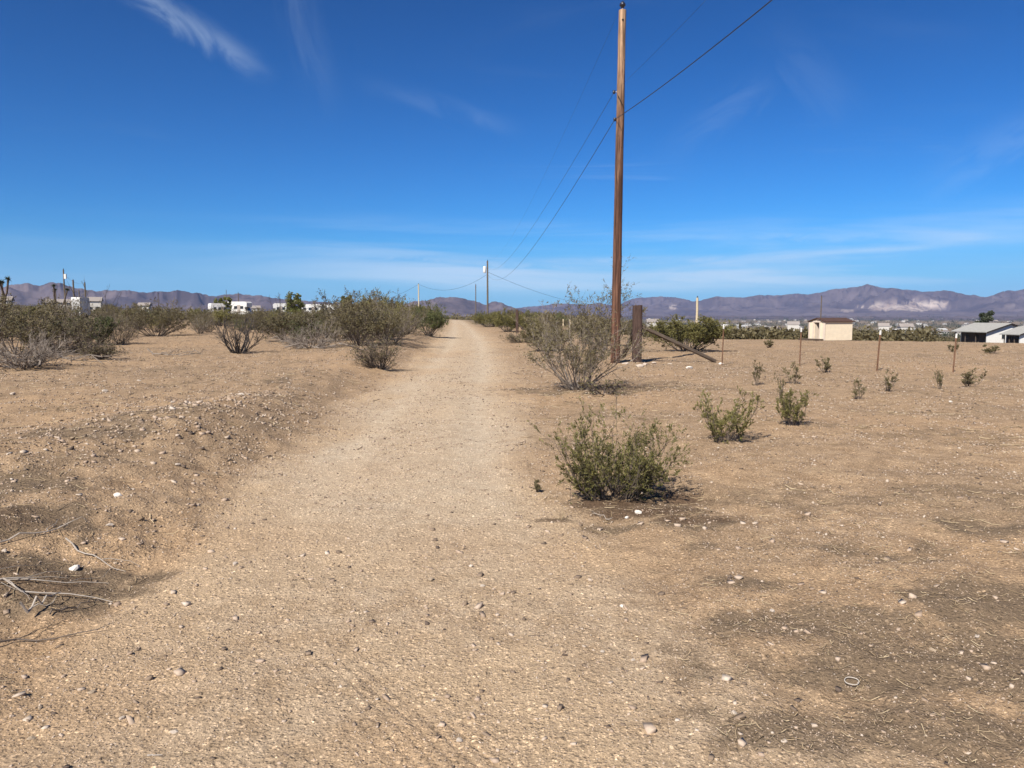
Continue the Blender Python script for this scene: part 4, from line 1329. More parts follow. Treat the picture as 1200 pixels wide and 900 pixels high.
# ------------------------------------------------------------------ poles, posts, wires
def shaft(h, r0, r1, seed=0, sides=16, K=14, wob=0.012):
    rg = np.random.RandomState(seed)
    P = np.zeros((1, K, 3))
    P[0, :, 2] = np.linspace(-0.3, h, K)
    P[0, :, 0] = np.cumsum(rg.normal(size=K)) * wob
    P[0, :, 1] = np.cumsum(rg.normal(size=K)) * wob
    P[0, 0, :2] = 0
    V_, F = tubes(P, np.linspace(r0, r1, K)[None] * (1 + rg.normal(size=(1, K)) * 0.012), sides)
    V_ = V_ * np.array([1, 1, 1])
    g = Geo()
    g.add(V_, F)
    top = V_[-sides:]
    g.add(np.concatenate([top, [top.mean(0) + [0, 0, r1 * 0.12]]]), [[i, (i + 1) % sides, sides] for i in range(sides)])
    return g, P[0, -1]


def lathe(prof, sides=14, c=(0, 0, 0)):
    P = np.array(prof, float)
    th = np.arange(sides) * 2 * np.pi / sides
    V_ = np.stack([P[:, 0][:, None] * np.cos(th) + c[0], P[:, 0][:, None] * np.sin(th) + c[1], P[:, 1][:, None] + 0 * th + c[2]], -1)
    ii = np.arange(len(P) * sides).reshape(len(P), sides)
    return V_.reshape(-1, 3), np.stack([ii[:-1], np.roll(ii, -1, 1)[:-1], np.roll(ii, -1, 1)[1:], ii[1:]], -1).reshape(-1, 4)


def bar(p, q, r, sides=8, r2=None):
    P = np.array([[p, q]], float)
    V_, F = tubes(P, np.array([[r, r if r2 is None else r2]]), sides)
    g = Geo()
    g.add(V_, F)
    for e_, c_ in ((0, p), (1, q)):
        rg_ = V_[e_ * sides:(e_ + 1) * sides]
        g.add(np.concatenate([rg_, [c_]]), [[i, (i + 1) % sides, sides] if e_ else [(i + 1) % sides, i, sides] for i in range(sides)])
    return g


# the tall pole
x, y, z = hit(721, 426)
PX, PY, PZ = x, y, z
ptop = zpx(12, 729, y)
u_top = uw(729.5, 12)[0] * y
PH = ptop - z
e = link('utility_pole', None, None, (x, y, z))
tag(e, 'tall brown wooden utility pole in the foreground beside the thick post', 'utility pole', 'utility poles')
g, tp = shaft(PH, 0.152, 0.112, 4, 20, 26, 0.003)
lean = (u_top - x)
for arr in g.v:
    arr[:, 0] += np.clip(arr[:, 2], 0, None) / PH * lean
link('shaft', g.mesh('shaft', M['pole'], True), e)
TX = lean + tp[0]


def pxl(h):
    return lean * h / PH


ins = Geo()
ins.add(*lathe([(0.0, 0.26), (0.045, 0.25), (0.05, 0.22), (0.085, 0.20), (0.095, 0.13), (0.06, 0.12), (0.055, 0.08), (0.03, 0.06)], 14, (TX, tp[1], PH)))
link('insulator', ins.mesh('insulator', M['porcelain'], True), e)
link('insulator_pin', bar((TX, tp[1], PH - 0.05), (TX, tp[1], PH + 0.13), 0.02).mesh('insulator_pin', M['steel']), e)
link('bolt', bar((pxl(PH - .3), tp[1] - 0.13, PH - 0.32), (pxl(PH - .3), tp[1] + 0.14, PH - 0.32), 0.03, 6).mesh('bolt', M['rubber']), e)
h2 = zpx(108, 718, y) - z
h3 = zpx(140, 722, y) - z
for hh_, dxx in ((h2, -0.21), (h3, -0.17)):
    gp = Geo()
    gp.add(*lathe([(0.0, 0.06), (0.04, 0.05), (0.05, 0.0), (0.035, -0.05), (0.0, -0.06)], 12, (pxl(hh_) + dxx, 0, hh_)))
    link('spool_insulator', gp.mesh('spool_insulator', M['porcelain'], True), e)
    link('bracket', bar((pxl(hh_) + dxx, 0, hh_), (pxl(hh_), 0, hh_ + 0.02), 0.016, 6).mesh('bracket', M['steel']), e)
link('strap', bar((pxl(h2) - 0.11, -0.10, h2 - 0.12), (pxl(h2) + 0.04, -0.145, h2 - 0.42), 0.014, 6).mesh('strap', M['rubber']), e)


# the thick post with its two braces
def prism_post(w_, d_, h, seed, m):
    rg = np.random.RandomState(seed)
    K = 10
    g = Geo()
    n = 12
    th = np.linspace(0, 2 * np.pi, n, endpoint=False) + np.pi / n
    sq = np.stack([np.sign(np.cos(th)) * np.abs(np.cos(th)) ** 0.45 * w_ / 2, np.sign(np.sin(th)) * np.abs(np.sin(th)) ** 0.45 * d_ / 2], 1)
    zs = np.linspace(-0.2, h, K)
    V_ = np.zeros((K, n, 3))
    for k in range(K):
        V_[k, :, :2] = sq * (1 + rg.normal(size=(n, 1)) * 0.025)
        V_[k, :, 2] = zs[k] + (rg.normal(size=n) * 0.008 if k == K - 1 else 0)
    ii = np.arange(K * n).reshape(K, n)
    g.add(V_.reshape(-1, 3), np.stack([ii[:-1], np.roll(ii, -1, 1)[:-1], np.roll(ii, -1, 1)[1:], ii[1:]], -1).reshape(-1, 4))
    g.add(np.concatenate([V_[-1], [V_[-1].mean(0) + [0, 0, 0.012]]]), [[i, (i + 1) % n, n] for i in range(n)])
    return g.mesh('post', m)


x, y, z = hit(746, 425)
ph_ = (425 - 358) / FPX * y
e = link('brace_post', None, None, (x, y, z))
tag(e, 'thick dark wooden corner post with two slanting braces right of the tall pole', 'fence post')
link('post', prism_post(0.30, 0.26, ph_, 5, M['post']), e)
KX, KY, KZ = x, y, z
# long brace to the right, short brace to the left rear
bx, by, bz = hit(838, 425)
top = Vector((0.16, 0.0, zpx(383, 752, y) - z))
foot = Vector((bx - x, by - y, bz - z + 0.05))
dd = foot - top


def beam(p, q, w_, t_, m, name):
    p, q = Vector(p), Vector(q)
    L_b = (q - p).length
    K, n = 8, 8
    th = np.linspace(0, 2 * np.pi, n, endpoint=False) + np.pi / n
    rg = np.random.RandomState(int(L_b * 100))
    sq = np.stack([np.sign(np.cos(th)) * np.abs(np.cos(th)) ** 0.5 * w_ / 2, np.sign(np.sin(th)) * np.abs(np.sin(th)) ** 0.5 * t_ / 2], 1)
    V_ = np.zeros((K, n, 3))
    for k in range(K):
        V_[k, :, :2] = sq * (1 + rg.normal(size=(n, 1)) * 0.03) + [0, 0.03 * math.sin(k / (K - 1) * math.pi)]
        V_[k, :, 2] = k / (K - 1) * L_b
    ii = np.arange(K * n).reshape(K, n)
    g = Geo()
    g.add(V_.reshape(-1, 3), np.stack([ii[:-1], np.roll(ii, -1, 1)[:-1], np.roll(ii, -1, 1)[1:], ii[1:]], -1).reshape(-1, 4))
    g.add(V_[-1], [list(range(n))])
    g.add(V_[0], [list(range(n))[::-1]])
    return g.mesh(name, m), (q - p).to_track_quat('Z', 'X'), p


me, qt, p = beam(top, foot, 0.12, 0.14, M['brace'], 'brace')
o = link('brace', me, e, p)
o.rotation_euler = qt.to_euler()
lx, ly, lz = at(729, y + 2.3)
me, qt, p = beam((-0.05, 0.12, zpx(386, 746, y) - z), (lx - x, ly - y, lz - z), 0.15, 0.14, M['post'], 'brace')
o = link('brace', me, e, p)
o.rotation_euler = qt.to_euler()


# T shaped steel fence posts
def t_post(px, ft, tp_, label, lean_=0.0, white=True):
    x, y, z = hit(px, ft)
    h = (ft - tp_) / FPX * y
    e = link('fence_post', None, None, (x, y, z))
    e.rotation_euler = (lean_ * 0.4, lean_, random.uniform(-0.4, 0.4))
    tag(e, label, 'fence post', 'steel fence posts across the field')
    g = Geo()
    w_ = 0.019
    h1 = h * (0.89 if white else 1.0)
    g.box((0, 0.018, h1 / 2 - 0.1), (w_, 0.004, h1 / 2 + 0.1))
    g.box((0, -0.004, h1 / 2 - 0.1), (0.004, 0.017, h1 / 2 + 0.1))
    for k in range(9):
        g.box((0, 0.027, 0.15 + k * (h1 - 0.25) / 8), (0.008, 0.004, 0.008))
    link('shaft', g.mesh('shaft', M['rust']), e)
    if white:
        g = Geo()
        g.box((0, 0.018, (h + h1) / 2), (w_ + 0.002, 0.0065, (h - h1) / 2))
        g.box((0, -0.004, (h + h1) / 2), (0.0065, 0.0185, (h - h1) / 2 + 0.002))
        link('tip', g.mesh('tip', M['white_paint']), e)
    return e


t_post(846, 428, 380, 'rusty fence post nearest the slanting brace', 0.02)
t_post(937, 429, 384, 'slim steel fence post with white tip left of the shed', 0.015)
t_post(1028, 434, 387, 'slim steel fence post with white tip right of the shed', 0.04)
t_post(1117, 437, 391, 'slim steel fence post with white tip in front of the house', 0.03)
t_post(917, 396, 380, 'distant small fence post left of the shed', 0.0)
t_post(894, 392, 379, 'farthest small pale fence post near the dark round bush', 0.0)
for q, (px, dd_) in enumerate(((660, 90), (668, 88), (677, 86), (686, 84), (695, 82))):
    x, y, z = at(px, dd_)
    e = link('marker_post', None, None, (x, y, z))
    tag(e, 'short pale post in the far row behind the wide airy bush', 'fence post', 'far row of pale posts')
    link('shaft', Geo().box((0, 0, 0.35), (0.07, 0.05, 0.65)).mesh('shaft', M['pale_pole']), e)
for q, (px, tp_, ft) in enumerate(((606, 363, 390), (612, 366, 386))):
    x, y, z = hit(px, ft)
    h = (ft - tp_) / FPX * y
    e = link('wooden_post', None, None, (x, y, z))
    tag(e, ('dark wooden post at the far road edge, the nearer of two', 'brown wooden post just right of the dark post at the far road edge')[q], 'fence post', 'wooden posts at the far road edge')
    link('post', prism_post(0.24, 0.22, h, 20 + q, M['post']), e)


def far_pole(px, d, top_row, label, m='far_pole', r=0.15, arm=False, can=False):
    x, y, z = at(px, d)
    h = zpx(top_row, px, d) - z
    e = link('utility_pole', None, None, (x, y, z))
    tag(e, label, 'utility pole', 'utility poles')
    g, tpp = shaft(h, r * 1.1, r * 0.85, int(px), 10, 8, 0.01)
    link('shaft', g.mesh('shaft', M[m], True), e)
    if arm:
        link('crossarm', Geo().box((0, -r - 0.06, h - 0.5), (0.95, 0.06, 0.07)).mesh('crossarm', M[m]), e)
        for sx_ in (-0.85, 0.85):
            g = Geo()
            g.add(*lathe([(0.0, 0.2), (0.06, 0.17), (0.08, 0.08), (0.04, 0.0)], 8, (sx_, -r - 0.06, h - 0.43)))
            link('insulator', g.mesh('insulator', M['porcelain']), e)
    else:
        g = Geo()
        g.add(*lathe([(0.0, 0.25), (0.06, 0.2), (0.08, 0.08), (0.04, 0.0)], 8, (tpp[0], tpp[1], h)))
        link('insulator', g.mesh('insulator', M['porcelain']), e)
    if can:
        g = Geo()
        g.add(*lathe([(0.0, 0.62), (0.2, 0.6), (0.27, 0.5), (0.27, -0.5), (0.24, -0.58), (0.0, -0.6)], 14, (-r - 0.36, -0.1, zpx(316, px, d) - z)))
        link('transformer', g.mesh('transformer', M['white_paint'], True), e)
        link('bracket', bar((-r - 0.2, -0.05, zpx(314, px, d) - z), (0, 0, zpx(314, px, d) - z), 0.05, 6).mesh('bracket', M['steel']), e)
    return (x, y, z, h)


P2 = far_pole(571.5, 141, 306, 'wooden pole with a white transformer can beside the road ahead', can=True, r=0.17)
P3 = far_pole(557.5, 232, 333.5, 'thinner distant pole left of the one with the transformer')
P4 = far_pole(491, 175, 333, 'pale short pole standing among the bushes left of the road', 'pale_pole', 0.15)
L1 = far_pole(77, 150, 316, 'tallest of the far left poles, with a small white box', 'far_pole', 0.15, can=False)
x, y, z = at(77, 150)
for o in [o for o in C.objects if o.get('label', '').startswith('tallest of the far left')]:
    link('meter_box', Geo().box((0.35, -0.1, zpx(324, 77, 150) - z), (0.2, 0.15, 0.45)).mesh('meter_box', M['white_paint']), o)
L2 = far_pole(87.5, 190, 328, 'far left pole directly right of the tallest one', 'far_pole', 0.22)
L3 = far_pole(93.5, 230, 340, 'shortest far left pole between its two neighbours', 'far_pole', 0.18)
L4 = far_pole(101, 200, 331, 'far left pole above the white box trailer', 'far_pole', 0.2)
P5 = far_pole(817, 100, 349, 'pale yellow wooden pole rising behind the round dense bush', 'pale_pole', 0.17)
P6 = far_pole(962, 200, 347, 'dark pole rising behind the cream shed', 'far_pole', 0.15)
P7 = far_pole(280, 260, 343, 'thin pole behind the white motorhome', 'far_pole', 0.14)
P8 = far_pole(186, 330, 344, 'faint thin pole over the left hills', 'far_pole', 0.15)
P9 = far_pole(266, 330, 340, 'faint thin pole left of the one behind the motorhome', 'far_pole', 0.12)


def wire(name, a_, b_, sag, r, label, group='overhead wires'):
    a_, b_ = np.array(a_, float), np.array(b_, float)
    K = 48
    t = np.linspace(0, 1, K) ** 1.0
    P = a_[None] * (1 - t[:, None]) + b_[None] * t[:, None]
    P[:, 2] -= sag * 4 * t * (1 - t)
    c = P[0].copy()
    g = Geo()
    g.add(*tubes((P - c)[None], np.full((1, K), r), 5))
    return tag(link(name, g.mesh(name, M['wire'], True), None, tuple(c)), label, 'wire', group)


bp = (12.0, -30.0)
TP = (PX + TX, PY, PZ + PH + 0.22)
A2 = (PX + pxl(h2) - 0.21, PY, PZ + h2)
A3 = (PX + pxl(h3) - 0.17, PY, PZ + h3)
T2 = (P2[0], P2[1], P2[2] + P2[3])
wire('power_line', A3, (bp[0] - 3.2, bp[1], PZ + h3 + 1.2), 1.6, 0.011, 'thick wire from the tall pole up to the right towards the viewer')
wire('power_line', A2, (bp[0] - 4.2, bp[1], PZ + h2 + 1.0), 1.4, 0.0028, 'faint thin wire from the tall pole towards the viewer')
wire('power_line', A3, (T2[0], T2[1], T2[2] - 2.4), 2.6, 0.010, 'lowest wire from the tall pole to the transformer pole')
wire('power_line', A2, (T2[0], T2[1], T2[2] - 1.4), 1.9, 0.0065, 'middle wire from the tall pole to the transformer pole')
wire('power_line', TP, (T2[0], T2[1], T2[2] + 0.2), 2.2, 0.003, 'faint topmost wire from the tall pole to the transformer pole')
wire('power_line', TP, (bp[0] - 2.5, bp[1], TP[2] + 0.5), 1.5, 0.003, 'faint topmost wire from the tall pole towards the viewer')
wire('power_line', (T2[0] - 0.2, T2[1], zpx(322, 571, 141)), (P4[0], P4[1], P4[2] + P4[3]), 2.0, 0.022, 'sagging wire between the transformer pole and the pale pole left of it')
xx, yy_, zz2 = at(440, 230)
wire('power_line', (P4[0], P4[1], P4[2] + P4[3]), (xx, yy_, zpx(352, 440, 230)), 0.8, 0.022, 'wire dropping left from the pale pole into the bushes')
xx, yy_, zz2 = at(735, 230)
wire('power_line', (T2[0] + 0.1, T2[1], zpx(319, 571, 141)), (xx, yy_, zpx(358, 735, 230)), 2.2, 0.025, 'wire running right from the transformer pole over the far bushes')
wire('power_line', (L1[0], L1[1], L1[2] + L1[3] - 0.8), (L4[0], L4[1], L4[2] + L4[3]), 0.9, 0.014, 'thin wire between the far left poles')
for q, (x_, y_, lb) in enumerate([(bp[0] - 3.7, bp[1], 'wooden utility pole behind the viewer')]):
    z_ = float(terr(x_, y_))
    e = link('utility_pole', None, None, (x_, y_, z_))
    tag(e, lb, 'utility pole', 'utility poles')
    g, _ = shaft(TP[2] - z_ + 0.4, 0.16, 0.12, 99, 14, 12, 0.003)
    link('shaft', g.mesh('shaft', M['pole'], True), e)


# ------------------------------------------------------------------ buildings
def frame(origin, ux):
    """local axes: u along the front, v away from the viewer"""
    return Matrix.Translation(origin) @ Matrix(((ux[0], -ux[1], 0, 0), (ux[1], ux[0], 0, 0), (0, 0, 1, 0), (0, 0, 0, 1)))


def shed():
    x, y, z = hit(975, 399)
    s = y / FPX
    Lg = 41 * s
    h = 25 * s
    e = link('shed', None, None, (x - 9 * s, y, z), R(-6))
    tag(e, 'small cream shed with brown roof and open dark door alone on the field', 'shed')
    Wd = 0.62 * Lg
    eh = h * 0.86
    # local: +x along the lit long side, -x end is the gable with the door, y into depth
    g = Geo()
    t = 0.04
    g.box((Lg / 2, t, eh / 2), (Lg / 2, t, eh / 2))
    g.box((Lg / 2, Wd - t, eh / 2), (Lg / 2, t, eh / 2))
    g.box((Lg - t, Wd / 2, eh / 2), (t, Wd / 2 - 2 * t, eh / 2))
    # door end with opening
    dw = Wd * 0.36
    g.box((t, 2 * t + (Wd - dw) / 4 - t / 2, eh / 2), (t, (Wd - dw) / 4 - t / 2, eh / 2))
    g.box((t, Wd - 2 * t - (Wd - dw) / 4 + t / 2, eh / 2), (t, (Wd - dw) / 4 - t / 2, eh / 2))
    for xg in (0.0, Lg - 2 * t):
        g.add([[xg, 0, eh], [xg, Wd, eh], [xg, Wd / 2, h], [xg + 2 * t, 0, eh], [xg + 2 * t, Wd, eh], [xg + 2 * t, Wd / 2, h]], [[0, 2, 1], [3, 4, 5]])
        g.add([[xg, 0, eh], [xg, Wd / 2, h], [xg + 2 * t, Wd / 2, h], [xg + 2 * t, 0, eh], [xg, Wd, eh], [xg + 2 * t, Wd, eh]], [[0, 3, 2, 1], [1, 2, 5, 4]])
    link('wall', g.mesh('wall', M['cream_paint']), e)
    for sgn in (0, 1):
        ov = 0.12
        y0, y1 = (-ov, Wd / 2) if sgn == 0 else (Wd + ov, Wd / 2)
        sl = (h - eh) / (Wd / 2)
        z0 = eh - sl * ov + 0.03
        g = Geo()
        g.add([[-ov, y0, z0], [Lg + ov, y0, z0], [Lg + ov, y1, h + 0.03], [-ov, y1, h + 0.03], [-ov, y0, z0 + 0.07], [Lg + ov, y0, z0 + 0.07], [Lg + ov, y1, h + 0.1], [-ov, y1, h + 0.1]],
              [[0, 3, 2, 1], [4, 5, 6, 7], [0, 1, 5, 4], [1, 2, 6, 5], [2, 3, 7, 6], [3, 0, 4, 7]])
        link('roof', g.mesh('roof', M['shingle_brown']), e)
    g = Geo()
    for yy in (Wd / 2 - dw / 2 - 0.05, Wd / 2 + dw / 2 + 0.05):
        g.box((-0.03, yy, eh / 2), (0.03, 0.06, eh / 2))
    g.box((-0.03, Wd / 2, eh + 0.02), (0.03, dw / 2 + 0.11, 0.06))
    g.box((-0.02, 0.03, eh / 2), (0.022, 0.09, eh / 2))
    g.box((-0.02, Wd - 0.03, eh / 2), (0.022, 0.09, eh / 2))
    link('trim', g.mesh('trim', M['cream_trim']), e)
    link('door', Geo().box((0.35, Wd / 2 + dw * 0.32, eh / 2), (0.3, 0.02, eh / 2 - 0.05)).mesh('door', M['cream_trim']), e)
    link('floor_board', Geo().box((Lg / 2, Wd / 2, 0.03), (Lg / 2 - 0.1, Wd / 2 - 0.1, 0.03)).mesh('floor_board', M['deck']), e)
    link('step', Geo().box((-0.6, Wd / 2, 0.05), (0.5, Wd / 2, 0.07)).mesh('step', M['deck']), e)
    return e


sh = shed()
sh.rotation_euler.z = R(20)


def gable_house(cpx, d, ux, Wg, Lh, eh, rh, label, porch):
    """gable end faces the viewer; ux runs along the gable end to the right"""
    x, y, z = at(cpx, d)
    ang = math.atan2(ux[1], ux[0])
    e = link('house', None, None, (x, y, z), ang)
    tag(e, label, 'house', 'white houses at the right edge')
    g = Geo()
    g.box((Wg / 2, 0.1, eh / 2), (Wg / 2, 0.1, eh / 2))
    g.add([[0, 0, eh], [Wg, 0, eh], [Wg / 2, 0, rh - 0.05]], [[0, 1, 2]])
    g.box(((Wg + porch) / 2, Lh - 0.1, eh / 2), ((Wg - porch) / 2, 0.1, eh / 2))
    g.add([[0, Lh, eh], [Wg, Lh, eh], [Wg / 2, Lh, rh - 0.05]], [[0, 2, 1]])
    g.box((Wg - 0.1, Lh / 2, eh / 2), (0.1, Lh / 2 - 0.2, eh / 2))
    link('wall', g.mesh('wall', M['white_paint']), e)
    link('side_wall', Geo().box((porch + 0.1, Lh / 2, eh / 2), (0.1, Lh / 2 - 0.2, eh / 2)).mesh('side_wall', M['porch_shade_brown']), e)  # painted dark so the wall under the eave reads as shaded
    sl = (rh - eh) / (Wg / 2)
    ov = 0.5
    for sgn in (0, 1):
        x0, x1 = (-ov, Wg / 2) if sgn == 0 else (Wg + ov, Wg / 2)
        z0 = eh - sl * ov + 0.03
        g = Geo()
        g.add([[x0, -ov, z0], [x0, Lh + ov, z0], [x1, Lh + ov, rh + 0.03], [x1, -ov, rh + 0.03], [x0, -ov, z0 + 0.16], [x0, Lh + ov, z0 + 0.16], [x1, Lh + ov, rh + 0.19], [x1, -ov, rh + 0.19]],
              [[0, 3, 2, 1], [4, 5, 6, 7], [0, 1, 5, 4], [1, 2, 6, 5], [2, 3, 7, 6], [3, 0, 4, 7]])
        r_ = link('roof', g.mesh('roof', M['roof_grey']), e)
        g = Geo()
        g.add([[x0, -ov - 0.05, z0 - 0.1], [x1, -ov - 0.05, rh - 0.1], [x1, -ov - 0.05, rh + 0.17], [x0, -ov - 0.05, z0 + 0.14], [x0, -ov - 0.01, z0 - 0.1], [x1, -ov - 0.01, rh - 0.1], [x1, -ov - 0.01, rh + 0.17], [x0, -ov - 0.01, z0 + 0.14]],
              [[0, 1, 2, 3], [7, 6, 5, 4], [0, 4, 5, 1], [3, 2, 6, 7]])
        link('fascia', g.mesh('fascia', M['dark_gap']), r_)
    for k in range(3):
        wy = Lh * (0.2 + 0.3 * k)
        f_ = link('window', Geo().box((porch - 0.02, wy, eh * 0.55), (0.03, 0.6, 0.45)).mesh('window', M['porch_shade_brown']), e)
        link('pane', Geo().box((porch - 0.06, wy, eh * 0.55), (0.02, 0.5, 0.36)).mesh('pane', M['glass']), f_)
    f_ = link('window', Geo().box((Wg * 0.36, -0.03, eh * 0.6), (0.45, 0.03, 0.55)).mesh('window', M['white_paint']), e)
    link('pane', Geo().box((Wg * 0.36, -0.07, eh * 0.6), (0.37, 0.02, 0.46)).mesh('pane', M['glass']), f_)
    for k in range(4):
        link('porch_post', Geo().box((0.1, 0.2 + (Lh - 0.4) * (k / 3), eh / 2), (0.07, 0.07, eh / 2)).mesh('porch_post', M['porch_shade_brown']), e)
    return e


gable_house(1158, 160, (0.99, 0.15), 10.5, 9.5, 2.35, 4.0, 'white house with large grey roof at the right edge, the left of two', 1.6)
gable_house(1197, 150, (0.99, 0.15), 7.5, 4.2, 1.9, 3.2, 'smaller white gable with grey roof cut by the right edge', 0.6)


def tree(px, d, H, Wd, label, mname, name='tree', seed=1, n=2600, trunk=True, group=None, leaf=0.0011):
    x, y, z = at(px, d)
    rg = np.random.RandomState(seed)
    e = link(name, None, None, (x, y, z))
    tag(e, label, 'tree', group)
    g = Geo()
    nb = 9
    az_ = rg.uniform(0, 6.28, nb)
    dr = np.stack([np.cos(az_) * 0.6, np.sin(az_) * 0.6, np.ones(nb)], 1)
    st_ = np.zeros((nb, 3))
    st_[:, 2] = H * rg.uniform(0.12, 0.35, nb)
    Q = grow(rg, st_, dr, np.full(nb, H * 0.6), 6, 0.03, 0.15)
    g.add(*tubes(Q, H * 0.012 * np.linspace(1, 0.3, 6)[None].repeat(nb, 0), 4))
    Pt = np.zeros((1, 5, 3))
    Pt[0, :, 2] = np.linspace(-0.2, H * 0.6, 5)
    g.add(*tubes(Pt, H * 0.03 * np.linspace(1.2, 0.5, 5)[None], 8))
    link('trunk', g.mesh('trunk', M['wood_dark']), e)
    # crown: clumps of leaves
    nc = 26
    th = rg.uniform(0, 6.28, nc)
    q = np.sqrt(rg.uniform(0, 1, nc))
    ch = rg.uniform(0.32, 0.92, nc)
    rad = np.sqrt(np.clip(1 - ((ch - 0.6) / 0.48) ** 2, 0.05, 1))
    cc_ = np.stack([np.cos(th) * q * rad * Wd * 0.4, np.sin(th) * q * rad * Wd * 0.4, ch * H], 1)
    i = rg.randint(0, nc, n)
    p = cc_[i] + unit(rg.normal(size=(n, 3))) * (rg.uniform(0.3, 1, n)[:, None]) * Wd * 0.14
    ls = leaf * d * rg.uniform(0.7, 1.5, n)[:, None]
    ax = unit(rg.normal(size=(n, 3)))
    sdv = unit(np.cross(ax, rg.normal(size=(n, 3))))
    V_ = np.stack([p - ax * ls, p + sdv * ls * 0.6, p + ax * ls, p - sdv * ls * 0.6], 1)
    g = Geo()
    g.add(V_.reshape(-1, 3), np.arange(n * 4).reshape(-1, 4))
    link('crown', g.mesh('crown', M[mname]), e)
    return e


tree(1155, 185, zpx(363, 1155, 185) - at(1155, 185)[2], 5.0, 'dark round tree rising behind the grey roof of the house', 'leaf_dark', seed=3)
tree(345, 88, zpx(342, 345, 88) - at(345, 88)[2], 2.8, 'yellow green tree in front of the pale motorhome', 'leaf_bright', seed=4)
tree(406, 95, zpx(345, 406, 95) - at(406, 95)[2], 2.0, 'yellow green tree between the pale buildings and the road thicket', 'leaf_bright', seed=5)
tree(257, 150, zpx(348, 257, 150) - at(257, 150)[2], 2.2, 'small green tree behind the white travel trailer', 'leaf_bright', seed=6, n=900)
tree(267, 150, zpx(347, 267, 150) - at(267, 150)[2], 2.0, 'small green tree behind the gap between trailer and motorhome', 'leaf_bright', seed=7, n=900)


# vehicles and trailers among the bushes on the left
def trailer(px, d, Ln, top_row, ang, label, name='travel_trailer', cat='trailer', cab=False, win=True, W_=2.3):
    x, y, z = at(px, d)
    H = zpx(top_row, px, d) - z
    e = link(name, None, None, (x, y, z), ang)
    tag(e, label, cat, 'white vehicles and trailers behind the bushes')
    b0 = 0.55
    g = Geo()
    hl, hw = Ln / 2, W_ / 2
    # body profile in x-z, extruded across the width
    pr_ = [(-hl, b0), (hl * 0.9, b0), (hl, b0 + 0.3), (hl, H * 0.72), (hl * 0.9, H - 0.12), (hl * 0.78, H), (-hl * 0.88, H), (-hl * 0.97, H - 0.1), (-hl, H * 0.8)]
    if cab:
        pr_ = [(-hl, b0), (hl * 0.62, b0), (hl, b0), (hl, b0 + 0.55), (hl * 0.82, b0 + 0.7), (hl * 0.66, H * 0.62), (hl * 0.88, H * 0.66), (hl * 0.9, H - 0.25), (hl * 0.75, H), (-hl * 0.9, H), (-hl, H - 0.15)]
    n = len(pr_)
    V_ = [[a_, -hw, b_] for a_, b_ in pr_] + [[a_, hw, b_] for a_, b_ in pr_]
    g.add(V_, [[i, (i + 1) % n, n + (i + 1) % n, n + i] for i in range(n)])
    g.add([[a_, -hw, b_] for a_, b_ in pr_], [list(range(n))])
    g.add([[a_, hw, b_] for a_, b_ in pr_], [list(range(n))[::-1]])
    link('body', g.mesh('body', M['white_paint']), e)
    for sx_ in ((-0.45, 0.55) if cab else (-0.12, 0.12)):
        for sy_ in (-1, 1):
            g = Geo()
            V2, F2 = lathe([(0.0, -0.12), (0.34, -0.12), (0.38, -0.08), (0.38, 0.08), (0.34, 0.12), (0.0, 0.12)], 14)
            g.add(np.stack([V2[:, 0], V2[:, 2], V2[:, 1]], 1) + [sx_ * Ln, sy_ * (hw - 0.1), 0.38], F2)
            link('wheel', g.mesh('wheel', M['rubber'], True), e)
    if win:
        for sy_ in (-1, 1):
            for k, fx in enumerate((-0.6, -0.1, 0.45)):
                link('window', Geo().box((fx * hl, sy_ * (hw + 0.015), H * 0.62), (Ln * 0.07, 0.015, 0.28)).mesh('window', M['glass']), e)
            link('door', Geo().box((0.18 * hl, sy_ * (hw + 0.012), H * 0.5), (0.33, 0.012, H * 0.28)).mesh('door', M['stripe']), e)
            link('stripe', Geo().box((-0.1 * hl, sy_ * (hw + 0.006), H * 0.36), (hl * 0.75, 0.006, 0.07)).mesh('stripe', M['stripe']), e)
    else:
        link('door', Geo().box((-hl - 0.012, 0, H * 0.55), (0.012, hw * 0.8, H * 0.32)).mesh('door', M['town_roof_white']), e)
    if cab:
        link('windscreen', Geo().box((hl * 0.76, 0, H * 0.53), (0.03, hw * 0.85, 0.24), Matrix.Rotation(-0.45, 3, 'Y')).mesh('windscreen', M['glass']), e)
        for sy_ in (-1, 1):
            link('headlight', Geo().box((hl + 0.01, sy_ * hw * 0.7, b0 + 0.35), (0.02, 0.13, 0.09)).mesh('headlight', M['glass']), e)
    else:
        link('hitch', bar((hl, 0, 0.5), (hl + 1.1, 0, 0.45), 0.06, 6).mesh('hitch', M['rust']), e)
    return e


trailer(257, 150, 3.6, 355.5, R(35), 'white travel trailer seen at an angle, leftmost of the trailers above the leafless shrub')
trailer(281, 155, 4.7, 353.5, R(-8), 'white motorhome with overhanging cab and dark window right of the travel trailer', 'motorhome', 'motorhome', cab=True)
trailer(331, 160, 4.0, 355.5, R(200), 'white motorhome with dark window left of the yellow green tree', 'motorhome', 'motorhome', cab=True)
trailer(366, 165, 4.6, 356.5, R(4), 'pale trailer just right of the yellow green tree')
trailer(387, 175, 4.4, 357, R(-20), 'pale trailer behind the tall open creosote bush')
trailer(95, 120, 2.2, 348.5, R(80), 'white box trailer among the far left poles', 'box_trailer', 'trailer', win=False, W_=1.5)


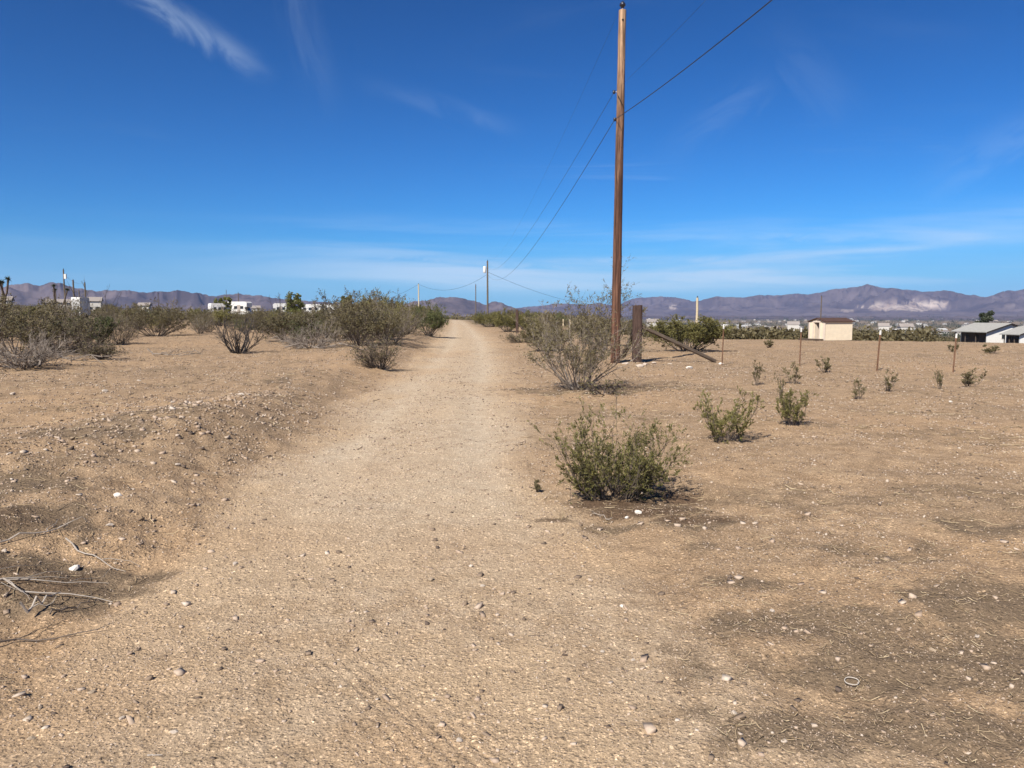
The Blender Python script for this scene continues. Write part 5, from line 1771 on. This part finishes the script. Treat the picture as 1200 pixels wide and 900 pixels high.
def low_building(px, d, Wb, top_row, label, m='town_pale', roofm='town_roof', name='house', group='houses beyond the left thicket'):
    x, y, z = at(px, d)
    H = max(2.2, zpx(top_row, px, d) - z)
    e = link(name, None, None, (x, y, z), random.uniform(-0.4, 0.4))
    tag(e, label, 'house', group)
    Dp = Wb * 0.6
    eh = H * 0.78
    link('wall', Geo().box((0, 0, eh / 2), (Wb / 2, Dp / 2, eh / 2)).mesh('wall', M[m]), e)
    g = Geo()
    o_ = 0.3
    a_, b_ = Wb / 2 + o_, Dp / 2 + o_
    g.add([[-a_, -b_, eh], [a_, -b_, eh], [a_, b_, eh], [-a_, b_, eh], [-a_, 0, H], [a_, 0, H]], [[0, 1, 5, 4], [2, 3, 4, 5], [0, 4, 3], [1, 2, 5], [0, 3, 2, 1]])
    link('roof', g.mesh('roof', M[roofm]), e)
    for k in (-0.3, 0.25):
        w_ = link('window', Geo().box((k * Wb, -Dp / 2 - 0.02, eh * 0.55), (0.5, 0.02, 0.4)).mesh('window', M['glass']), e)
    link('door', Geo().box((0, -Dp / 2 - 0.02, 1.0), (0.45, 0.02, 1.0)).mesh('door', M['town_tan']), e)
    return e


low_building(70, 190, 5.0, 350.5, 'long low white house left of the box trailer')
low_building(5, 170, 3.2, 347, 'low white house at the left edge of the view')
low_building(112, 210, 3.2, 348, 'small white roof behind the right side of the box trailer')
low_building(170, 200, 2.6, 354.5, 'tiny pale house above the gap left of the lone olive bush')
low_building(300, 300, 3.0, 358, 'tiny white house right of the first motorhome')
low_building(615, 330, 4.0, 369, 'tiny white house behind the dark posts right of the road')
low_building(765, 520, 8.0, 373.5, 'pale flat house behind the round dense bush', group='houses beyond the open field')
low_building(1062, 420, 7.0, 379, 'white house in the scrub right of the round bush by the shed', group='houses beyond the open field')
low_building(1036, 560, 7.0, 378.5, 'small white house in the scrub above the middle fence post', group='houses beyond the open field')
low_building(930, 640, 9.0, 376.5, 'white roofed house left of the shed roof', group='houses beyond the open field')


# valley town: every house a thing; parts too small to see beyond wall and roof
def town_meshes():
    out_ = []
    for k in range(6):
        rg = random.Random(k)
        Wb, Dp, eh, rh = rg.uniform(9, 22), rg.uniform(7, 11), rg.uniform(2.8, 4.2), rg.uniform(4.2, 6.2)
        w_ = Geo().box((0, 0, eh / 2 - 0.6), (Wb / 2, Dp / 2, eh / 2 + 0.6)).mesh('wall', M['town_pale' if k % 3 else 'town_tan'])
        g = Geo()
        a_, b_ = Wb / 2 + 0.5, Dp / 2 + 0.5
        g.add([[-a_, -b_, eh], [a_, -b_, eh], [a_, b_, eh], [-a_, b_, eh], [-a_, 0, rh], [a_, 0, rh]], [[0, 1, 5, 4], [2, 3, 4, 5], [0, 4, 3], [1, 2, 5], [0, 3, 2, 1]])
        out_.append((w_, g.mesh('roof', M['town_roof_white' if k % 2 else 'town_roof'])))
    return out_


TM = town_meshes()
random.seed(11)
k = 0
while k < 250:
    px = random.uniform(610, 1330) if k < 215 else random.uniform(430, 640)
    d = math.exp(random.uniform(math.log(950), math.log(7000)))
    if px < 780 and d < 1500 and random.random() < 0.7:
        continue
    x, y, z = at(px, d)
    if noise(x / 420, y / 420, 5) < -0.12:
        continue
    w_, r_ = TM[random.randrange(6)]
    e = link('house', None, None, (x, y, z), random.uniform(-0.7, 0.7), (1, 1, 1 + d / 9000))
    tag(e, 'small pale house of the town spread along the valley before the mountains', 'house', 'houses of the valley town')
    link('wall', w_, e)
    link('roof', r_, e)
    k += 1


# joshua trees and thin dead stalks on the left skyline
def joshua(px, d, top_row, label, seed, heads):
    x, y, z = at(px, d)
    H = zpx(top_row, px, d) - z
    rg = np.random.RandomState(seed)
    e = link('joshua_tree', None, None, (x, y, z))
    tag(e, label, 'joshua tree', 'joshua trees at the left edge')
    g = Geo()
    f = Geo()
    n = heads
    az_ = rg.uniform(0, 6.28, n)
    st_ = np.zeros((n, 3))
    st_[:, 2] = H * rg.uniform(0.25, 0.5, n)
    dr = np.stack([np.cos(az_), np.sin(az_), rg.uniform(0.7, 1.4, n)], 1)
    Q = grow(rg, st_, dr, (H - st_[:, 2]) * rg.uniform(0.75, 1.0, n), 6, 0.18, 0.12)
    g.add(*tubes(Q, 0.06 * np.ones((n, 6)), 7))
    Pt = np.zeros((1, 5, 3))
    Pt[0, :, 2] = np.linspace(-0.2, H * 0.55, 5)
    g.add(*tubes(Pt, 0.11 * np.linspace(1.3, 0.8, 5)[None], 8))
    link('trunk', g.mesh('trunk', M['joshua_bark']), e)
    tips = Q[:, -1]
    for c_ in tips:
        m_ = 90
        dv = unit(rg.normal(size=(m_, 3)) + [0, 0, 0.35])
        P_ = np.stack([np.repeat(c_[None], m_, 0), c_ + dv * rg.uniform(0.12, 0.26, (m_, 1))], 1)
        f = Geo()
        f.add(*tubes(P_, np.tile([[0.02, 0.003]], (m_, 1)), 3))
        link('leaf_rosette', f.mesh('leaf_rosette', M['leaf_dark']), e)


joshua(4, 48, 314, 'joshua tree arm reaching in at the left edge above the skyline', 3, 6)
joshua(66, 62, 330, 'joshua tree with spiky heads against the left hills', 6, 3)
joshua(-22, 58, 318, 'joshua tree standing just outside the left edge', 9, 6)


def ocotillo(px, d, top_row, label, seed, n):
    x, y, z = at(px, d)
    H = zpx(top_row, px, d) - z
    rg = np.random.RandomState(seed)
    az_ = rg.uniform(0, 6.28, n)
    tl = rg.uniform(0.1, 0.5, n)
    dr = np.stack([np.cos(az_) * tl, np.sin(az_) * tl, np.ones(n)], 1)
    Q = grow(rg, np.zeros((n, 3)), dr, H * rg.uniform(0.7, 1.05, n), 10, 0.02, 0.16)
    g = Geo()
    g.add(*tubes(Q, 0.016 * np.linspace(1.2, 0.5, 10)[None].repeat(n, 0), 4))
    i = rg.randint(0, n, n * 3)
    kk = rg.randint(4, 9, n * 3)
    Q2 = grow(rg, Q[i, kk], unit(Q[i, kk] - Q[i, kk - 1]) + rg.normal(size=(n * 3, 3)) * 0.5, np.full(n * 3, H * 0.17), 4, 0.02, 0.15)
    g.add(*tubes(Q2, 0.011 * np.linspace(1, 0.4, 4)[None].repeat(n * 3, 0), 3))
    e = link('bare_tree', None, None, (x, y, z))
    tag(e, label, 'tree', 'thin bare trees on the left skyline')
    link('branch', g.mesh('branch', M['wood_dark']), e)
    link('foliage', Geo().add(*leaves(rg, Q2, 3, 0.04, 0.03)).mesh('foliage', M['leaf_dull']), e)


ocotillo(104, 58, 313, 'thin bare tree with crooked tips above the box trailer', 2, 3)
ocotillo(128, 64, 332, 'low thin bare tree right of the box trailer', 4, 5)
ocotillo(322, 60, 342, 'thin bare stems against the sky above the white motorhome', 6, 6)
ocotillo(376, 55, 340, 'thin bare stems against the sky left of the tall open bush', 8, 7)
